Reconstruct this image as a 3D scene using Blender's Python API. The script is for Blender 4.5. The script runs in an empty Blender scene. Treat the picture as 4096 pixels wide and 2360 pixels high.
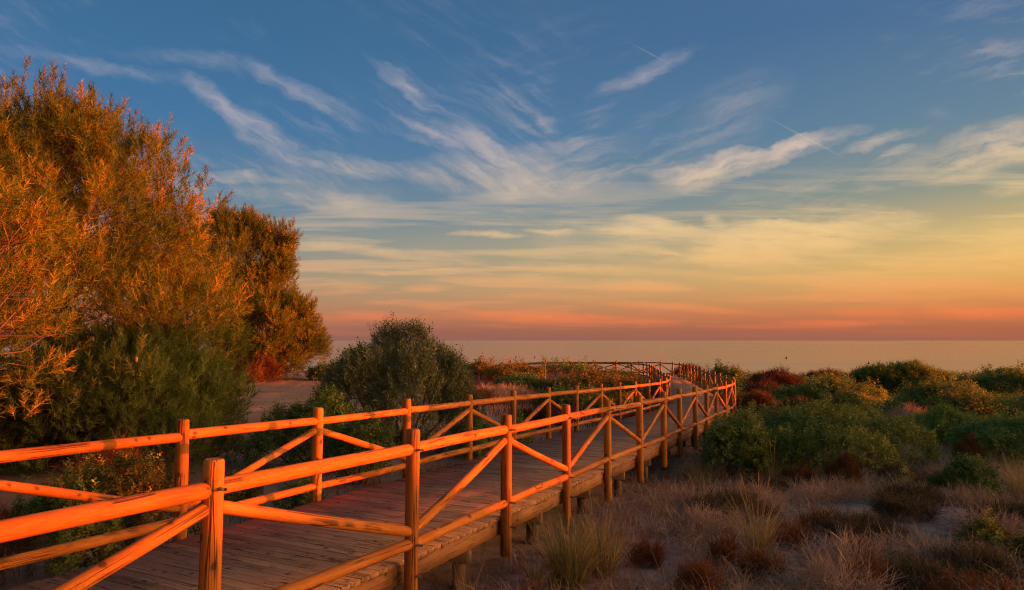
import bpy, math, random
import numpy as np
from mathutils import Matrix, Vector
R = math.radians
sc = bpy.context.scene
COL = sc.collection
rng = np.random.default_rng(7)
random.seed(7)

# ------------------------------------------------------------------ camera, sky, sun, exposure
SUN_EL, SUN_AZ = 2.0, 90.0        # degrees; azimuth 90 = +x, to the side of the view
cam = bpy.data.cameras.new('camera')
cam.sensor_width = 36.0
cam.lens = 24.0
cam.clip_end = 120000
cam.clip_start = 0.05
cam_o = bpy.data.objects.new('camera', cam)
COL.objects.link(cam_o)
cam_o.location = (0, 0, 0)
cam_o.rotation_euler = (R(90 + 3.81), 0, 0)
sc.camera = cam_o

sc.view_settings.view_transform = 'Standard'
sc.view_settings.look = 'None'
sc.view_settings.gamma = 1.0
sc.view_settings.use_curve_mapping = False
EXPO = 1.0
sc.view_settings.exposure = EXPO
SKY_GAIN = 2.0 ** -EXPO
sc.cycles.max_bounces = 6
sc.cycles.diffuse_bounces = 3
sc.cycles.glossy_bounces = 3
sc.cycles.transmission_bounces = 3
sc.cycles.transparent_max_bounces = 8
sc.cycles.filter_width = 1.15
sc.cycles.use_denoising = True
sc.cycles.denoising_prefilter = 'NONE'

def lin(r, g, b):
    f = lambda c: c / 12.92 if c <= .04045 else ((c + .055) / 1.055) ** 2.4
    return (f(r / 255), f(g / 255), f(b / 255), 1.0)

class N:
    """small helper round a node tree"""
    def __init__(s, tree):
        s.t = tree; s.n = tree.nodes; s.l = tree.links
    def node(s, typ, **kw):
        o = s.n.new(typ)
        for k, v in kw.items(): setattr(o, k, v)
        return o
    def put(s, sock, v):
        if isinstance(v, bpy.types.NodeSocket): s.l.new(v, sock)
        else: sock.default_value = v
    def math(s, op, a, b=0.0, c=0.0, clamp=False):
        o = s.node('ShaderNodeMath', operation=op, use_clamp=clamp)
        s.put(o.inputs[0], a); s.put(o.inputs[1], b)
        if op in ('MULTIPLY_ADD', 'SMOOTH_MIN', 'SMOOTH_MAX', 'WRAP', 'COMPARE'): s.put(o.inputs[2], c)
        return o.outputs[0]
    def vmath(s, op, a, b=(0, 0, 0)):
        o = s.node('ShaderNodeVectorMath', operation=op)
        s.put(o.inputs[0], a)
        if op == 'SCALE': s.put(o.inputs['Scale'], b)
        else: s.put(o.inputs[1], b)
        return o.outputs[0]
    def ramp(s, fac, stops, interp='LINEAR'):
        o = s.node('ShaderNodeValToRGB'); r = o.color_ramp; r.interpolation = interp
        while len(r.elements) < len(stops): r.elements.new(.5)
        for e, (p, c) in zip(r.elements, stops):
            e.position = p; e.color = c if len(c) == 4 else (*c, 1)
        s.put(o.inputs[0], fac)
        return o.outputs[0]
    def mix(s, fac, a, b, blend='MIX'):
        o = s.node('ShaderNodeMix', data_type='RGBA', blend_type=blend)
        s.put(o.inputs[0], fac); s.put(o.inputs[6], a); s.put(o.inputs[7], b)
        return o.outputs[2]
    def noise(s, vec, scale=5.0, detail=4.0, rough=.5, dist=0.0, col=False):
        o = s.node('ShaderNodeTexNoise')
        if vec is not None: s.put(o.inputs['Vector'], vec)
        o.inputs['Scale'].default_value = scale; o.inputs['Detail'].default_value = detail
        o.inputs['Roughness'].default_value = rough; o.inputs['Distortion'].default_value = dist
        return o.outputs['Color' if col else 'Fac']
    def mapr(s, v, a, b, c=0.0, d=1.0, smooth=False):
        o = s.node('ShaderNodeMapRange')
        if smooth: o.interpolation_type = 'SMOOTHSTEP'
        s.put(o.inputs[0], v)
        for i, q in enumerate((a, b, c, d)): s.put(o.inputs[i + 1], q)
        return o.outputs[0]
    def sep(s, v):
        o = s.node('ShaderNodeSeparateXYZ'); s.put(o.inputs[0], v); return o.outputs
    def comb(s, x, y, z):
        o = s.node('ShaderNodeCombineXYZ')
        s.put(o.inputs[0], x); s.put(o.inputs[1], y); s.put(o.inputs[2], z)
        return o.outputs[0]

# wisps of cirrus: tangent of bearing, tangent of elevation, half length, half width, tilt in degrees, density
WISPS = [(-0.471,0.418,0.093,0.0107,-8.1,0.35),(-0.309,0.370,0.081,0.0119,-29.2,0.75),(-0.623,0.415,0.150,0.0089,-11.6,0.35),(-0.434,0.355,0.058,0.0107,-34.2,0.75),(-0.353,0.298,0.066,0.0202,-33.7,0.5),(-0.234,0.258,0.083,0.0095,-9.8,0.7),(-0.156,0.382,0.061,0.0089,-39.1,0.75),(-0.084,0.295,0.082,0.0142,-22.1,0.55),(-0.052,0.299,0.054,0.0131,-41.3,0.5),(0.007,0.238,0.136,0.0202,-4.8,0.7),(0.013,0.228,0.082,0.0119,8.5,0.4),(0.070,0.280,0.110,0.0166,8.0,0.35),(0.052,0.317,0.020,0.0119,-52.0,0.3),(-0.405,0.240,0.061,0.0053,-5.8,0.6),(-0.271,0.203,0.105,0.0083,-7.0,0.5),(0.199,0.403,0.073,0.0095,23.1,0.4),(0.296,0.254,0.071,0.0142,10.0,1.3),(0.426,0.284,0.082,0.0107,16.2,1.3),(0.554,0.301,0.053,0.0077,21.6,0.55),(0.569,0.278,0.030,0.0059,28.8,0.6),(0.707,0.286,0.116,0.0285,13.7,0.85),(0.328,0.338,0.081,0.0356,29.7,0.25),(0.755,0.225,0.048,0.0083,3.6,0.5),(0.188,0.158,0.073,0.0083,-4.7,0.6),(0.211,0.172,0.051,0.0053,-6.4,0.6),(0.414,0.149,0.154,0.0146,7.7,1.2),(0.356,0.134,0.156,0.0178,-5.5,0.4),(0.374,0.172,0.044,0.0036,-2.8,0.7),(0.300,0.177,0.016,0.0047,-19.1,0.6),(-0.038,0.153,0.045,0.0030,-2.3,0.6),(0.061,0.158,0.033,0.0030,-2.1,0.5),(-0.190,0.130,0.099,0.0047,-6.4,0.45),(0.099,0.105,0.197,0.0047,-2.8,0.5),(0.231,0.128,0.150,0.0131,-4.6,0.4),(-0.182,0.101,0.121,0.0024,-0.9,0.6),(0.196,0.080,0.055,0.0053,-4.3,0.8),(0.016,0.088,0.101,0.0053,-0.7,0.4),(-0.121,0.077,0.033,0.0030,-1.0,0.6),(0.591,0.076,0.204,0.0053,-3.8,0.5),(0.721,0.146,0.102,0.0178,1.7,0.4),(0.705,0.110,0.116,0.0142,-1.5,0.4),(0.075,0.031,0.131,0.0053,-2.5,0.9),(-0.201,0.037,0.051,0.0042,-2.0,0.6),(0.238,0.049,0.134,0.0036,-3.8,0.5),(0.642,0.040,0.175,0.0059,-1.0,0.6),(0.496,0.026,0.095,0.0030,-0.5,0.6),(0.081,0.065,0.119,0.0030,0.6,0.35),(-0.260,0.213,0.081,0.0237,-15.2,0.25)]
TRAILS = [(0.4408, 0.3002, 0.0734, 0.0009, -28.5, .3), (0.209, 0.4297, 0.0425, 0.0010, -29.0, .22)]

def make_world():
    w = bpy.data.worlds.new('World'); sc.world = w; w.use_nodes = True
    t = N(w.node_tree); t.n.clear()
    out = t.node('ShaderNodeOutputWorld'); bg = t.node('ShaderNodeBackground')
    t.l.new(bg.outputs[0], out.inputs[0])
    d = t.node('ShaderNodeTexCoord').outputs['Generated']
    x, y, z = t.sep(d)
    zc = t.math('MAXIMUM', z, 0.0)
    away = [(0, lin(146,104,98)), (.014, lin(158,108,94)), (.032, lin(186,126,98)), (.055, lin(174,142,116)), (.085, lin(158,148,132)),
            (.13, lin(128,145,150)), (.19, lin(92,134,165)), (.29, lin(68,121,168)), (.45, lin(60,108,148)), (1, lin(66,108,144))]
    near = [(0, lin(176,108,82)), (.014, lin(190,110,76)), (.035, lin(218,130,78)), (.06, lin(236,164,88)), (.085, lin(244,190,102)),
            (.13, lin(226,192,118)), (.19, lin(158,160,138)), (.27, lin(112,140,158)), (.4, lin(82,116,156)), (1, lin(70,108,144))]
    ca, cn = t.ramp(zc, away), t.ramp(zc, near)
    hlen = t.math('SQRT', t.math('ADD', t.math('MULTIPLY', x, x), t.math('MULTIPLY', y, y)))
    az = t.math('DIVIDE', x, t.math('MAXIMUM', hlen, .001))
    side = t.math('POWER', t.mapr(az, -.75, .68, 0, 1), 1.45)
    base = t.mix(side, ca, cn)
    # Nishita daylight mixed in, same sun
    sky = t.node('ShaderNodeTexSky', sky_type='NISHITA')
    sky.sun_disc = False; sky.sun_elevation = R(SUN_EL); sky.sun_rotation = R(SUN_AZ)
    sky.dust_density = 2.0; sky.ozone_density = 3.0
    nish = t.vmath('SCALE', sky.outputs[0], .1)
    base = t.mix(.12, base, nish)
    # glow of the low sun
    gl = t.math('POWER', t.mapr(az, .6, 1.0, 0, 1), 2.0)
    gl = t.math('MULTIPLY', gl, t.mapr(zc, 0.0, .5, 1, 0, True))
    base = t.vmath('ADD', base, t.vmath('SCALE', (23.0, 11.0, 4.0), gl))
    # cirrus
    zz = t.math('ADD', t.math('ABSOLUTE', z), .05)
    P = t.comb(t.math('DIVIDE', x, zz), t.math('DIVIDE', y, zz), 0.0)
    yy = t.math('MAXIMUM', y, .02)
    G = t.comb(t.math('DIVIDE', x, yy), t.math('DIVIDE', z, yy), 0.0)
    front = t.mapr(y, .1, .4)
    wob = t.noise(G, 7.0, 5.0, .55, col=True)
    wob2 = t.noise(t.vmath('MULTIPLY', G, (1, 2.2, 1)), 26.0, 4.0, .6, col=True)
    low = t.mapr(t.sep(G)[1], .02, .25, .12, 1.0)
    off = t.vmath('SCALE', t.vmath('SUBTRACT', wob, (.5, .5, .5)), .05)
    off = t.vmath('ADD', off, t.vmath('SCALE', t.vmath('SUBTRACT', wob2, (.5, .5, .5)), .02))
    off = t.vmath('MULTIPLY', off, t.comb(1.0, low, 0.0))
    Gw = t.vmath('ADD', G, off)
    acc = None
    def blob(vec, wi, kind, kx=1.35, ky=2.3):
        cx, cz, hl, hw, ang, dn = wi
        m = t.node('ShaderNodeMapping', vector_type='TEXTURE')
        m.inputs['Location'].default_value = (cx, cz, 0)
        m.inputs['Rotation'].default_value = (0, 0, R(ang))
        m.inputs['Scale'].default_value = (hl * kx, hw * ky, 1)
        t.l.new(vec, m.inputs['Vector'])
        g = t.node('ShaderNodeTexGradient', gradient_type=kind)
        t.l.new(m.outputs[0], g.inputs[0])
        return g.outputs['Fac'], dn
    for wi in WISPS:
        f, dn = blob(Gw, wi, 'SPHERICAL', 1.45, 2.1 if wi[1] < .27 else 1.6)
        dn = dn * (1.75 if wi[1] < .2 else .95 if wi[1] < .3 else .72)
        acc = t.math('MULTIPLY', f, dn) if acc is None else t.math('MULTIPLY_ADD', f, dn, acc)
    # hair-like fibres: combed one way left of the middle, the other way right of it, level near the sea
    def comb_noise(deg, sx, sy, sc):
        m = t.node('ShaderNodeMapping', vector_type='POINT')
        m.inputs['Rotation'].default_value = (0, 0, R(-deg)); m.inputs['Scale'].default_value = (1, 1, 1)
        t.l.new(Gs, m.inputs['Vector'])
        return t.noise(t.vmath('MULTIPLY', m.outputs[0], (sx, sy, 1)), sc, 6.0, .6, .25)
    Gs = t.vmath('ADD', G, t.vmath('SCALE', off, .8))
    gx, gzz, _ = t.sep(G)
    fl = comb_noise(-32, 1.0, 5.5, 8.0); fr = comb_noise(16, 1.0, 5.5, 8.0); fh = comb_noise(-3, 1.0, 7.0, 7.0)
    fx = t.mapr(gx, -.05, .15, 0, 1, True); fz = t.mapr(gzz, .16, .26, 0, 1, True)
    fib = t.math('ADD', t.math('MULTIPLY', fl, t.math('SUBTRACT', 1.0, fx)), t.math('MULTIPLY', fr, fx))
    fib = t.math('ADD', t.math('MULTIPLY', fh, t.math('SUBTRACT', 1.0, fz)), t.math('MULTIPLY', fib, fz))
    clump = t.noise(Gs, 11.0, 4.0, .6)
    fibm = t.math('MULTIPLY', t.mapr(fib, .34, .66, .12, 1.5), t.mapr(clump, .3, .62, .55, 1.2))
    dens = t.math('MULTIPLY', t.math('MULTIPLY', t.math('MULTIPLY', acc, 1.2), fibm), front)
    # thin veil everywhere
    veil = t.noise(t.vmath('MULTIPLY', P, (1, .5, 1)), .55, 7.0, .6, .8)
    veil = t.math('MULTIPLY', t.mapr(veil, .5, .8, 0, .34, True), t.mapr(fib, .3, .7, .3, 1.2))
    veil = t.math('MULTIPLY', veil, t.mapr(zc, .015, .12, .5, 1))
    dens = t.math('ADD', dens, veil)
    # faint combed cirrus filling the middle heights
    pat = t.noise(t.vmath('MULTIPLY', G, (1, 1.6, 1)), 2.3, 4.0, .55, .4)
    thin = t.math('MULTIPLY', t.mapr(fib, .44, .72, 0, 1.0, True), t.mapr(pat, .42, .66, 0, .55, True))
    thin = t.math('MULTIPLY', thin, t.math('MULTIPLY', t.mapr(zc, .06, .16), t.mapr(zc, .3, .46, 1, .15)))
    dens = t.math('ADD', dens, t.math('MULTIPLY', thin, front))
    band = t.noise(t.vmath('MULTIPLY', G, (1.0, 14.0, 1)), 2.6, 6.0, .55, .3)
    bandm = t.math('MULTIPLY', t.mapr(band, .47, .62, 0, .85, True), t.math('MULTIPLY', t.mapr(zc, .004, .03, 0, 1), t.mapr(zc, .12, .24, 1, 0)))
    dens = t.math('ADD', dens, t.math('MULTIPLY', bandm, front))
    for wi in TRAILS:
        f, dn = blob(G, wi, 'QUADRATIC_SPHERE', 1.1, 2.0)
        dens = t.math('MULTIPLY_ADD', t.math('POWER', f, .6), dn, dens)
    dens = t.math('SUBTRACT', 1.0, t.math('EXPONENT', t.math('MULTIPLY', dens, -1.0)))
    ccol_a = t.ramp(zc, [(0, lin(212,130,94)), (.03, lin(230,128,84)), (.06, lin(230,154,104)), (.1, lin(222,172,132)), (.16, lin(216,184,154)), (.25, lin(194,182,178)), (.4, lin(168,170,192))])
    ccol_n = t.ramp(zc, [(0, lin(214,112,70)), (.03, lin(240,124,72)), (.06, lin(244,160,92)), (.1, lin(246,194,116)), (.16, lin(250,212,142)), (.25, lin(242,208,176)), (.4, lin(206,192,194))])
    ccol = t.mix(side, ccol_a, ccol_n)
    res = t.mix(dens, base, ccol)
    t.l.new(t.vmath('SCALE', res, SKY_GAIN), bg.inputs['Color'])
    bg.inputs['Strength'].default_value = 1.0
make_world()

sun = bpy.data.lights.new('sun', 'SUN')
sun.energy = 5.0
sun.angle = R(0.6)
sun.color = (1.0, .14, .004)
sun_o = bpy.data.objects.new('sun', sun); COL.objects.link(sun_o)
sun_o.rotation_euler = (0, R(90 - SUN_EL), 0)      # light travels towards -x, 2 degrees down
sun_o.location = (40, 0, 20)

# ------------------------------------------------------------------ helpers
def tag(o, label=None, cat=None, group=None, kind=None):
    if label: o['label'] = label
    if cat: o['category'] = cat
    if group: o['group'] = group
    if kind: o['kind'] = kind
    return o
def empty(name, loc, label=None, cat=None, group=None):
    o = bpy.data.objects.new(name, None); COL.objects.link(o); o.location = loc
    o.empty_display_size = .2
    return tag(o, label, cat, group)
def link(name, me, parent=None, loc=None):
    o = bpy.data.objects.new(name, me); COL.objects.link(o)
    if parent is not None: o.parent = parent
    if loc is not None: o.location = loc
    return o
def tri_mesh(name, v, f, mat, tint=None, smooth=False):
    v = np.asarray(v, np.float32); f = np.asarray(f, np.int32)
    me = bpy.data.meshes.new(name)
    me.vertices.add(len(v)); me.vertices.foreach_set('co', v.ravel())
    k = f.shape[1]
    me.loops.add(f.size); me.loops.foreach_set('vertex_index', f.ravel())
    me.polygons.add(len(f))
    me.polygons.foreach_set('loop_start', np.arange(0, f.size, k, dtype=np.int32))
    try: me.polygons.foreach_set('loop_total', np.full(len(f), k, np.int32))
    except Exception: pass
    if smooth: me.polygons.foreach_set('use_smooth', np.ones(len(f), bool))
    if tint is not None:
        a = me.attributes.new('tint', 'FLOAT', 'POINT'); a.data.foreach_set('value', np.asarray(tint, np.float32))
    me.update(calc_edges=True)
    if mat: me.materials.append(mat)
    return me
def norm(a): return a / np.maximum(np.linalg.norm(a, axis=-1, keepdims=True), 1e-9)
def basis(d, roll):
    d = norm(d)
    ref = np.where(np.abs(d[:, 2:3]) < .95, np.array([[0, 0, 1.]]), np.array([[1., 0, 0]]))
    a = norm(np.cross(ref, d)); b = np.cross(d, a)
    c, s = np.cos(roll)[:, None], np.sin(roll)[:, None]
    return a * c + b * s, -a * s + b * c, d
def scatter(tv, tf, pos, dr, scale, roll=None, g=None, squash=None):
    """copies of a small template (+z along dr) as one triangle soup"""
    g = rng if g is None else g
    n = len(pos)
    if roll is None: roll = g.uniform(0, 6.28, n)
    A, B, D = basis(dr, roll)
    s = np.broadcast_to(scale, (n,))[:, None, None]
    v = (tv[None, :, 0:1] * A[:, None] + tv[None, :, 1:2] * B[:, None] + tv[None, :, 2:3] * D[:, None]) * s + pos[:, None]
    f = tf[None] + (np.arange(n) * len(tv))[:, None, None]
    return v.reshape(-1, 3), f.reshape(-1, 3)
class Soup:
    def __init__(s): s.v = []; s.f = []; s.t = []; s.n = 0
    def add(s, v, f, t=None):
        s.v.append(v); s.f.append(f + s.n); s.n += len(v)
        s.t.append(np.zeros(len(v)) if t is None else np.broadcast_to(t, (len(v),)))
    def mesh(s, name, mat, smooth=False):
        return tri_mesh(name, np.concatenate(s.v), np.concatenate(s.f), mat, np.concatenate(s.t), smooth)
def tube(pts, rad, seg=5):
    """tapered tube through points"""
    pts = np.asarray(pts, float); m = len(pts); rad = np.broadcast_to(rad, (m,))
    tg = np.gradient(pts, axis=0)
    A, B, _ = basis(tg, np.zeros(m))
    an = np.arange(seg) / seg * 2 * np.pi
    ring = np.cos(an)[None, :, None] * A[:, None] + np.sin(an)[None, :, None] * B[:, None]
    v = (pts[:, None] + ring * rad[:, None, None]).reshape(-1, 3)
    f = []
    for i in range(m - 1):
        for j in range(seg):
            a, b = i * seg + j, i * seg + (j + 1) % seg
            f += [(a, b, b + seg), (a, b + seg, a + seg)]
    return v, np.array(f)
def vnoise(p, seed=0):
    """smooth pseudo noise about -1..1 on n x d points"""
    g = np.random.default_rng(seed); r = 0.0
    for k in range(4):
        w = g.normal(size=(p.shape[-1], 3)) * (1.0 + .8 * k); ph = g.uniform(0, 6.28, 3)
        r = r + (np.sin(p @ w + ph)).sum(-1) / (3.0 * (1 + .5 * k))
    return r / 1.6

# ------------------------------------------------------------------ materials
def new_mat(name):
    m = bpy.data.materials.new(name); m.use_nodes = True
    t = N(m.node_tree); t.n.clear()
    out = t.node('ShaderNodeOutputMaterial')
    return m, t, out
def bsdf(t, out, col, rough=.7, bump=None, spec=.3, bstr=.4, bdist=.01):
    p = t.node('ShaderNodeBsdfPrincipled')
    t.put(p.inputs['Base Color'], col); t.put(p.inputs['Roughness'], rough)
    p.inputs['Specular IOR Level'].default_value = spec
    if bump is not None:
        b = t.node('ShaderNodeBump'); b.inputs['Strength'].default_value = bstr; b.inputs['Distance'].default_value = bdist
        t.put(b.inputs['Height'], bump); t.l.new(b.outputs[0], p.inputs['Normal'])
    t.l.new(p.outputs[0], out.inputs[0])
    return p
def leaf_mat(name, stops, trans=.3, rough=.55, gain=(1.95, 1.6, 1.05)):
    m, t, out = new_mat(name)
    at = t.node('ShaderNodeAttribute', attribute_name='tint')
    stops = [(a, (min(c[0] * gain[0], .62), min(c[1] * gain[1], .55), min(c[2] * gain[2], .5), 1)) for a, c in stops]
    col = t.ramp(at.outputs['Fac'], stops)
    p = t.node('ShaderNodeBsdfPrincipled')
    t.l.new(col, p.inputs['Base Color']); p.inputs['Roughness'].default_value = rough
    p.inputs['Specular IOR Level'].default_value = .12
    tr = t.node('ShaderNodeBsdfTranslucent'); t.l.new(col, tr.inputs[0])
    mx = t.node('ShaderNodeMixShader'); mx.inputs[0].default_value = trans
    t.l.new(p.outputs[0], mx.inputs[1]); t.l.new(tr.outputs[0], mx.inputs[2]); t.l.new(mx.outputs[0], out.inputs[0])
    return m
def wood_mat(name, light, dark, knot, plank=False):
    m, t, out = new_mat(name)
    co = t.node('ShaderNodeTexCoord').outputs['Object']
    rnd = t.node('ShaderNodeObjectInfo').outputs['Random']
    co = t.vmath('ADD', co, t.comb(t.math('MULTIPLY', rnd, 37.0), t.math('MULTIPLY', rnd, 11.0), t.math('MULTIPLY', rnd, 23.0)))
    ax = (1.2, 14, 14) if plank else (14, 14, 1.2)
    st = t.vmath('MULTIPLY', co, ax)
    wv = t.noise(st, 1.6, 5.0, .6, 1.2)
    rings = t.math('FRACT', t.math('MULTIPLY', wv, 7.0))
    rings = t.mapr(rings, 0.0, 1.0)
    fine = t.noise(t.vmath('MULTIPLY', co, (3, 90, 90) if plank else (90, 90, 3)), 1.0, 3.0, .6)
    big = t.noise(co, 1.7, 3.0, .5)
    c = t.mix(t.mapr(big, .3, .7), light, dark)
    c = t.mix(t.math('MULTIPLY', t.mapr(rings, .5, 1.0, 0, .65), t.mapr(big, .3, .6, .4, 1)), c, tuple(q * .5 for q in dark[:3]) + (1,))
    c = t.mix(t.mapr(fine, .45, .75, 0, .35), c, tuple(q * .55 for q in dark[:3]) + (1,))
    # whole-piece variation
    c = t.mix(1.0, c, t.ramp(rnd, [(0, (.8, .78, .78, 1) if plank else (.76, .74, .74, 1)), (.5, (1, 1, 1, 1)), (1, (1.2, 1.18, 1.12, 1))]), 'MULTIPLY')
    # knots
    vo = t.node('ShaderNodeTexVoronoi', feature='F1'); vo.inputs['Scale'].default_value = 9.0
    t.put(vo.inputs['Vector'], t.vmath('ADD', t.vmath('MULTIPLY', co, (.75, 1, 1) if plank else (1, 1, .75)), t.vmath('SCALE', t.noise(co, 9, 2, .5, col=True), .05)))
    pick = t.mapr(t.sep(vo.outputs['Color'])[0], .55, .58)
    kd = t.math('MULTIPLY', t.mapr(vo.outputs['Distance'], .12, .21, 1, 0, True), pick)
    kr = t.math('MULTIPLY', t.mapr(vo.outputs['Distance'], .16, .38, .4, 0, True), pick)
    c = t.mix(kr, c, tuple(q * .6 for q in dark[:3]) + (1,))
    c = t.mix(t.math('MULTIPLY', kd, .85), c, knot)
    # drying cracks along the grain
    ck = t.noise(t.vmath('MULTIPLY', co, (.9, 22, 22) if plank else (15, 15, .55)), 1.0, 2.0, .5, .3)
    crack = t.mapr(t.math('ABSOLUTE', t.math('SUBTRACT', ck, .5)), 0.0, .035, 1, 0)
    crack = t.math('MULTIPLY', crack, t.mapr(t.noise(co, 2.2, 2, .5), .48, .54))
    c = t.mix(t.math('MULTIPLY', crack, .8), c, (.02, .012, .008, 1))
    h = t.math('SUBTRACT', t.math('MULTIPLY', wv, .5), t.math('ADD', crack, t.math('MULTIPLY', fine, .25)))
    if plank:
        gr = t.noise(t.vmath('MULTIPLY', co, (.5, 1, 1)), 3.0, 6.0, .6)
        c = t.mix(t.mapr(gr, .48, .75, 0, .25), c, (.26, .2, .17, 1))
        grit = t.noise(co, 60.0, 2.0, .6)
        c = t.mix(t.mapr(grit, .66, .74, 0, .25), c, (.36, .25, .16, 1))
    bsdf(t, out, c, t.mapr(big, .3, .7, .6, .8), h, .22, .45 if plank else .8, .008)
    return m
M = {}
M['log'] = wood_mat('turned_pine_log', (.56, .185, .018, 1), (.43, .12, .01, 1), (.07, .028, .012, 1))
M['pile'] = wood_mat('pile_wood', (.24, .15, .075, 1), (.16, .095, .045, 1), (.05, .025, .012, 1))
M['beam'] = wood_mat('beam_wood', (.36, .165, .05, 1), (.25, .105, .03, 1), (.07, .03, .015, 1), True)
M['plank'] = wood_mat('deck_wood', (.58, .3, .125, 1), (.45, .21, .082, 1), (.05, .022, .014, 1), True)
def simple(name, col, rough=.6, metal=0.0, nz=None):
    m, t, out = new_mat(name)
    co = t.node('ShaderNodeTexCoord').outputs['Object']
    f = t.noise(co, nz or 12.0, 4.0, .6)
    c = t.mix(t.mapr(f, .3, .7), col, tuple(q * .6 for q in col[:3]) + (1,))
    p = bsdf(t, out, c, rough, f, .4, .3, .01); p.inputs['Metallic'].default_value = metal
    return m
M['bolt'] = simple('rusted_bolt', (.16, .1, .07, 1), .6, .4)
M['bark'] = simple('pine_bark', (.22, .11, .06, 1), .85, 0, 9)
M['twig'] = simple('shrub_stems', (.17, .105, .07, 1), .85, 0, 14)
M['cone'] = simple('pine_cone_scales', (.34, .19, .09, 1), .7, 0, 40)
M['buoy_dark'] = simple('dark_buoy_paint', (.05, .025, .025, 1), .5)
M['buoy_red'] = simple('red_buoy_paint', (.6, .03, .02, 1), .4)

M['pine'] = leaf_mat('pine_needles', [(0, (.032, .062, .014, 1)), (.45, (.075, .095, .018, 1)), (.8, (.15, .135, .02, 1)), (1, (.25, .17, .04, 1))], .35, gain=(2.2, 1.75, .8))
M['pine_dark'] = leaf_mat('young_pine_needles', [(0, (.04, .065, .02, 1)), (.5, (.08, .115, .03, 1)), (1, (.14, .17, .045, 1))], .35)
M['mastic'] = leaf_mat('mastic_leaves', [(0, (.04, .062, .018, 1)), (.5, (.09, .118, .03, 1)), (.85, (.15, .17, .042, 1)), (1, (.2, .17, .05, 1))], .3, gain=(2.25, 2.0, 1.15))
M['bright'] = leaf_mat('fresh_green_leaves', [(0, (.055, .10, .03, 1)), (.5, (.11, .165, .042, 1)), (1, (.18, .22, .06, 1))], .35, gain=(2.0, 1.75, 1.15))
M['olive'] = leaf_mat('olive_leaves', [(0, (.045, .048, .024, 1)), (.5, (.088, .085, .042, 1)), (1, (.15, .13, .065, 1))], .25, gain=(2.3, 2.3, 1.6))
M['yellow'] = leaf_mat('yellowing_leaves', [(0, (.04, .05, .012, 1)), (.6, (.1, .1, .02, 1)), (.78, (.3, .22, .035, 1)), (1, (.5, .36, .06, 1))], .3)
M['amber'] = leaf_mat('sun_tinted_leaves', [(0, (.06, .06, .014, 1)), (.5, (.14, .11, .022, 1)), (1, (.26, .17, .035, 1))], .35)  # green leaves with the orange of low sunlight mixed into their colour
M['red'] = leaf_mat('red_heath', [(0, (.035, .012, .012, 1)), (.5, (.075, .022, .02, 1)), (.8, (.085, .05, .026, 1)), (1, (.13, .07, .045, 1))], .3)
M['rust'] = leaf_mat('rusty_dry_plants', [(0, (.04, .018, .009, 1)), (.5, (.09, .038, .015, 1)), (1, (.16, .075, .03, 1))], .3)
M['heath'] = leaf_mat('dark_cushion_plants', [(0, (.035, .03, .018, 1)), (.5, (.075, .06, .033, 1)), (1, (.14, .10, .06, 1))], .2)
M['grey'] = leaf_mat('grey_dry_brush', [(0, (.1, .075, .062, 1)), (.5, (.2, .155, .13, 1)), (1, (.3, .24, .2, 1))], .2, gain=(2.25, 1.75, 1.25))
M['dry'] = leaf_mat('dry_grass', [(0, (.09, .05, .034, 1)), (.3, (.17, .105, .075, 1)), (.6, (.25, .18, .125, 1)), (1, (.4, .31, .21, 1))], .25, .6, gain=(2.2, 1.8, 1.3))
M['rustgrass'] = leaf_mat('rusty_dry_grass', [(0, (.085, .036, .018, 1)), (.5, (.17, .075, .035, 1)), (1, (.26, .15, .08, 1))], .25, .6, gain=(2.3, 1.75, 1.2))
M['marram'] = leaf_mat('marram_blades', [(0, (.07, .085, .035, 1)), (.5, (.15, .145, .062, 1)), (.8, (.27, .21, .10, 1)), (1, (.36, .24, .13, 1))], .3, .5)

# ------------------------------------------------------------------ the walkway's measured line of posts (tops)
RP = np.array([(-3.62,.72,-.66),(-2.74,2.51,-.70),(-1.86,4.30,-.74),(-.88,6.08,-.78),(-.07,7.88,-.84),(.76,9.65,-.91),(1.58,11.42,-.98),(2.45,13.20,-1.04),(3.29,14.97,-1.12),(4.07,16.74,-1.18),(4.91,18.48,-1.25),(5.71,20.23,-1.31),(6.52,21.98,-1.36),(7.34,23.72,-1.43),(8.13,25.47,-1.50),(8.83,27.29,-1.52),(9.36,29.13,-1.55),(9.65,31.03,-1.57),(9.97,32.94,-1.575),(10.27,34.84,-1.58),(10.54,36.75,-1.59),(10.84,38.66,-1.60),(11.15,40.58,-1.61),(11.45,42.50,-1.615),(11.78,44.44,-1.62),(12.08,46.38,-1.63),(12.35,48.34,-1.64),(12.60,50.31,-1.65),(12.77,52.28,-1.67),(12.72,54.26,-1.67),(12.14,56.09,-1.67),(10.66,57.43,-1.67),(8.92,58.37,-1.70),(6.99,59.02,-1.71),(5.03,59.49,-1.72),(2.99,59.92,-1.74),(.97,60.39,-1.83),(-.82,61.03,-1.97),(-2.6,61.8,-2.1)])
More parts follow.
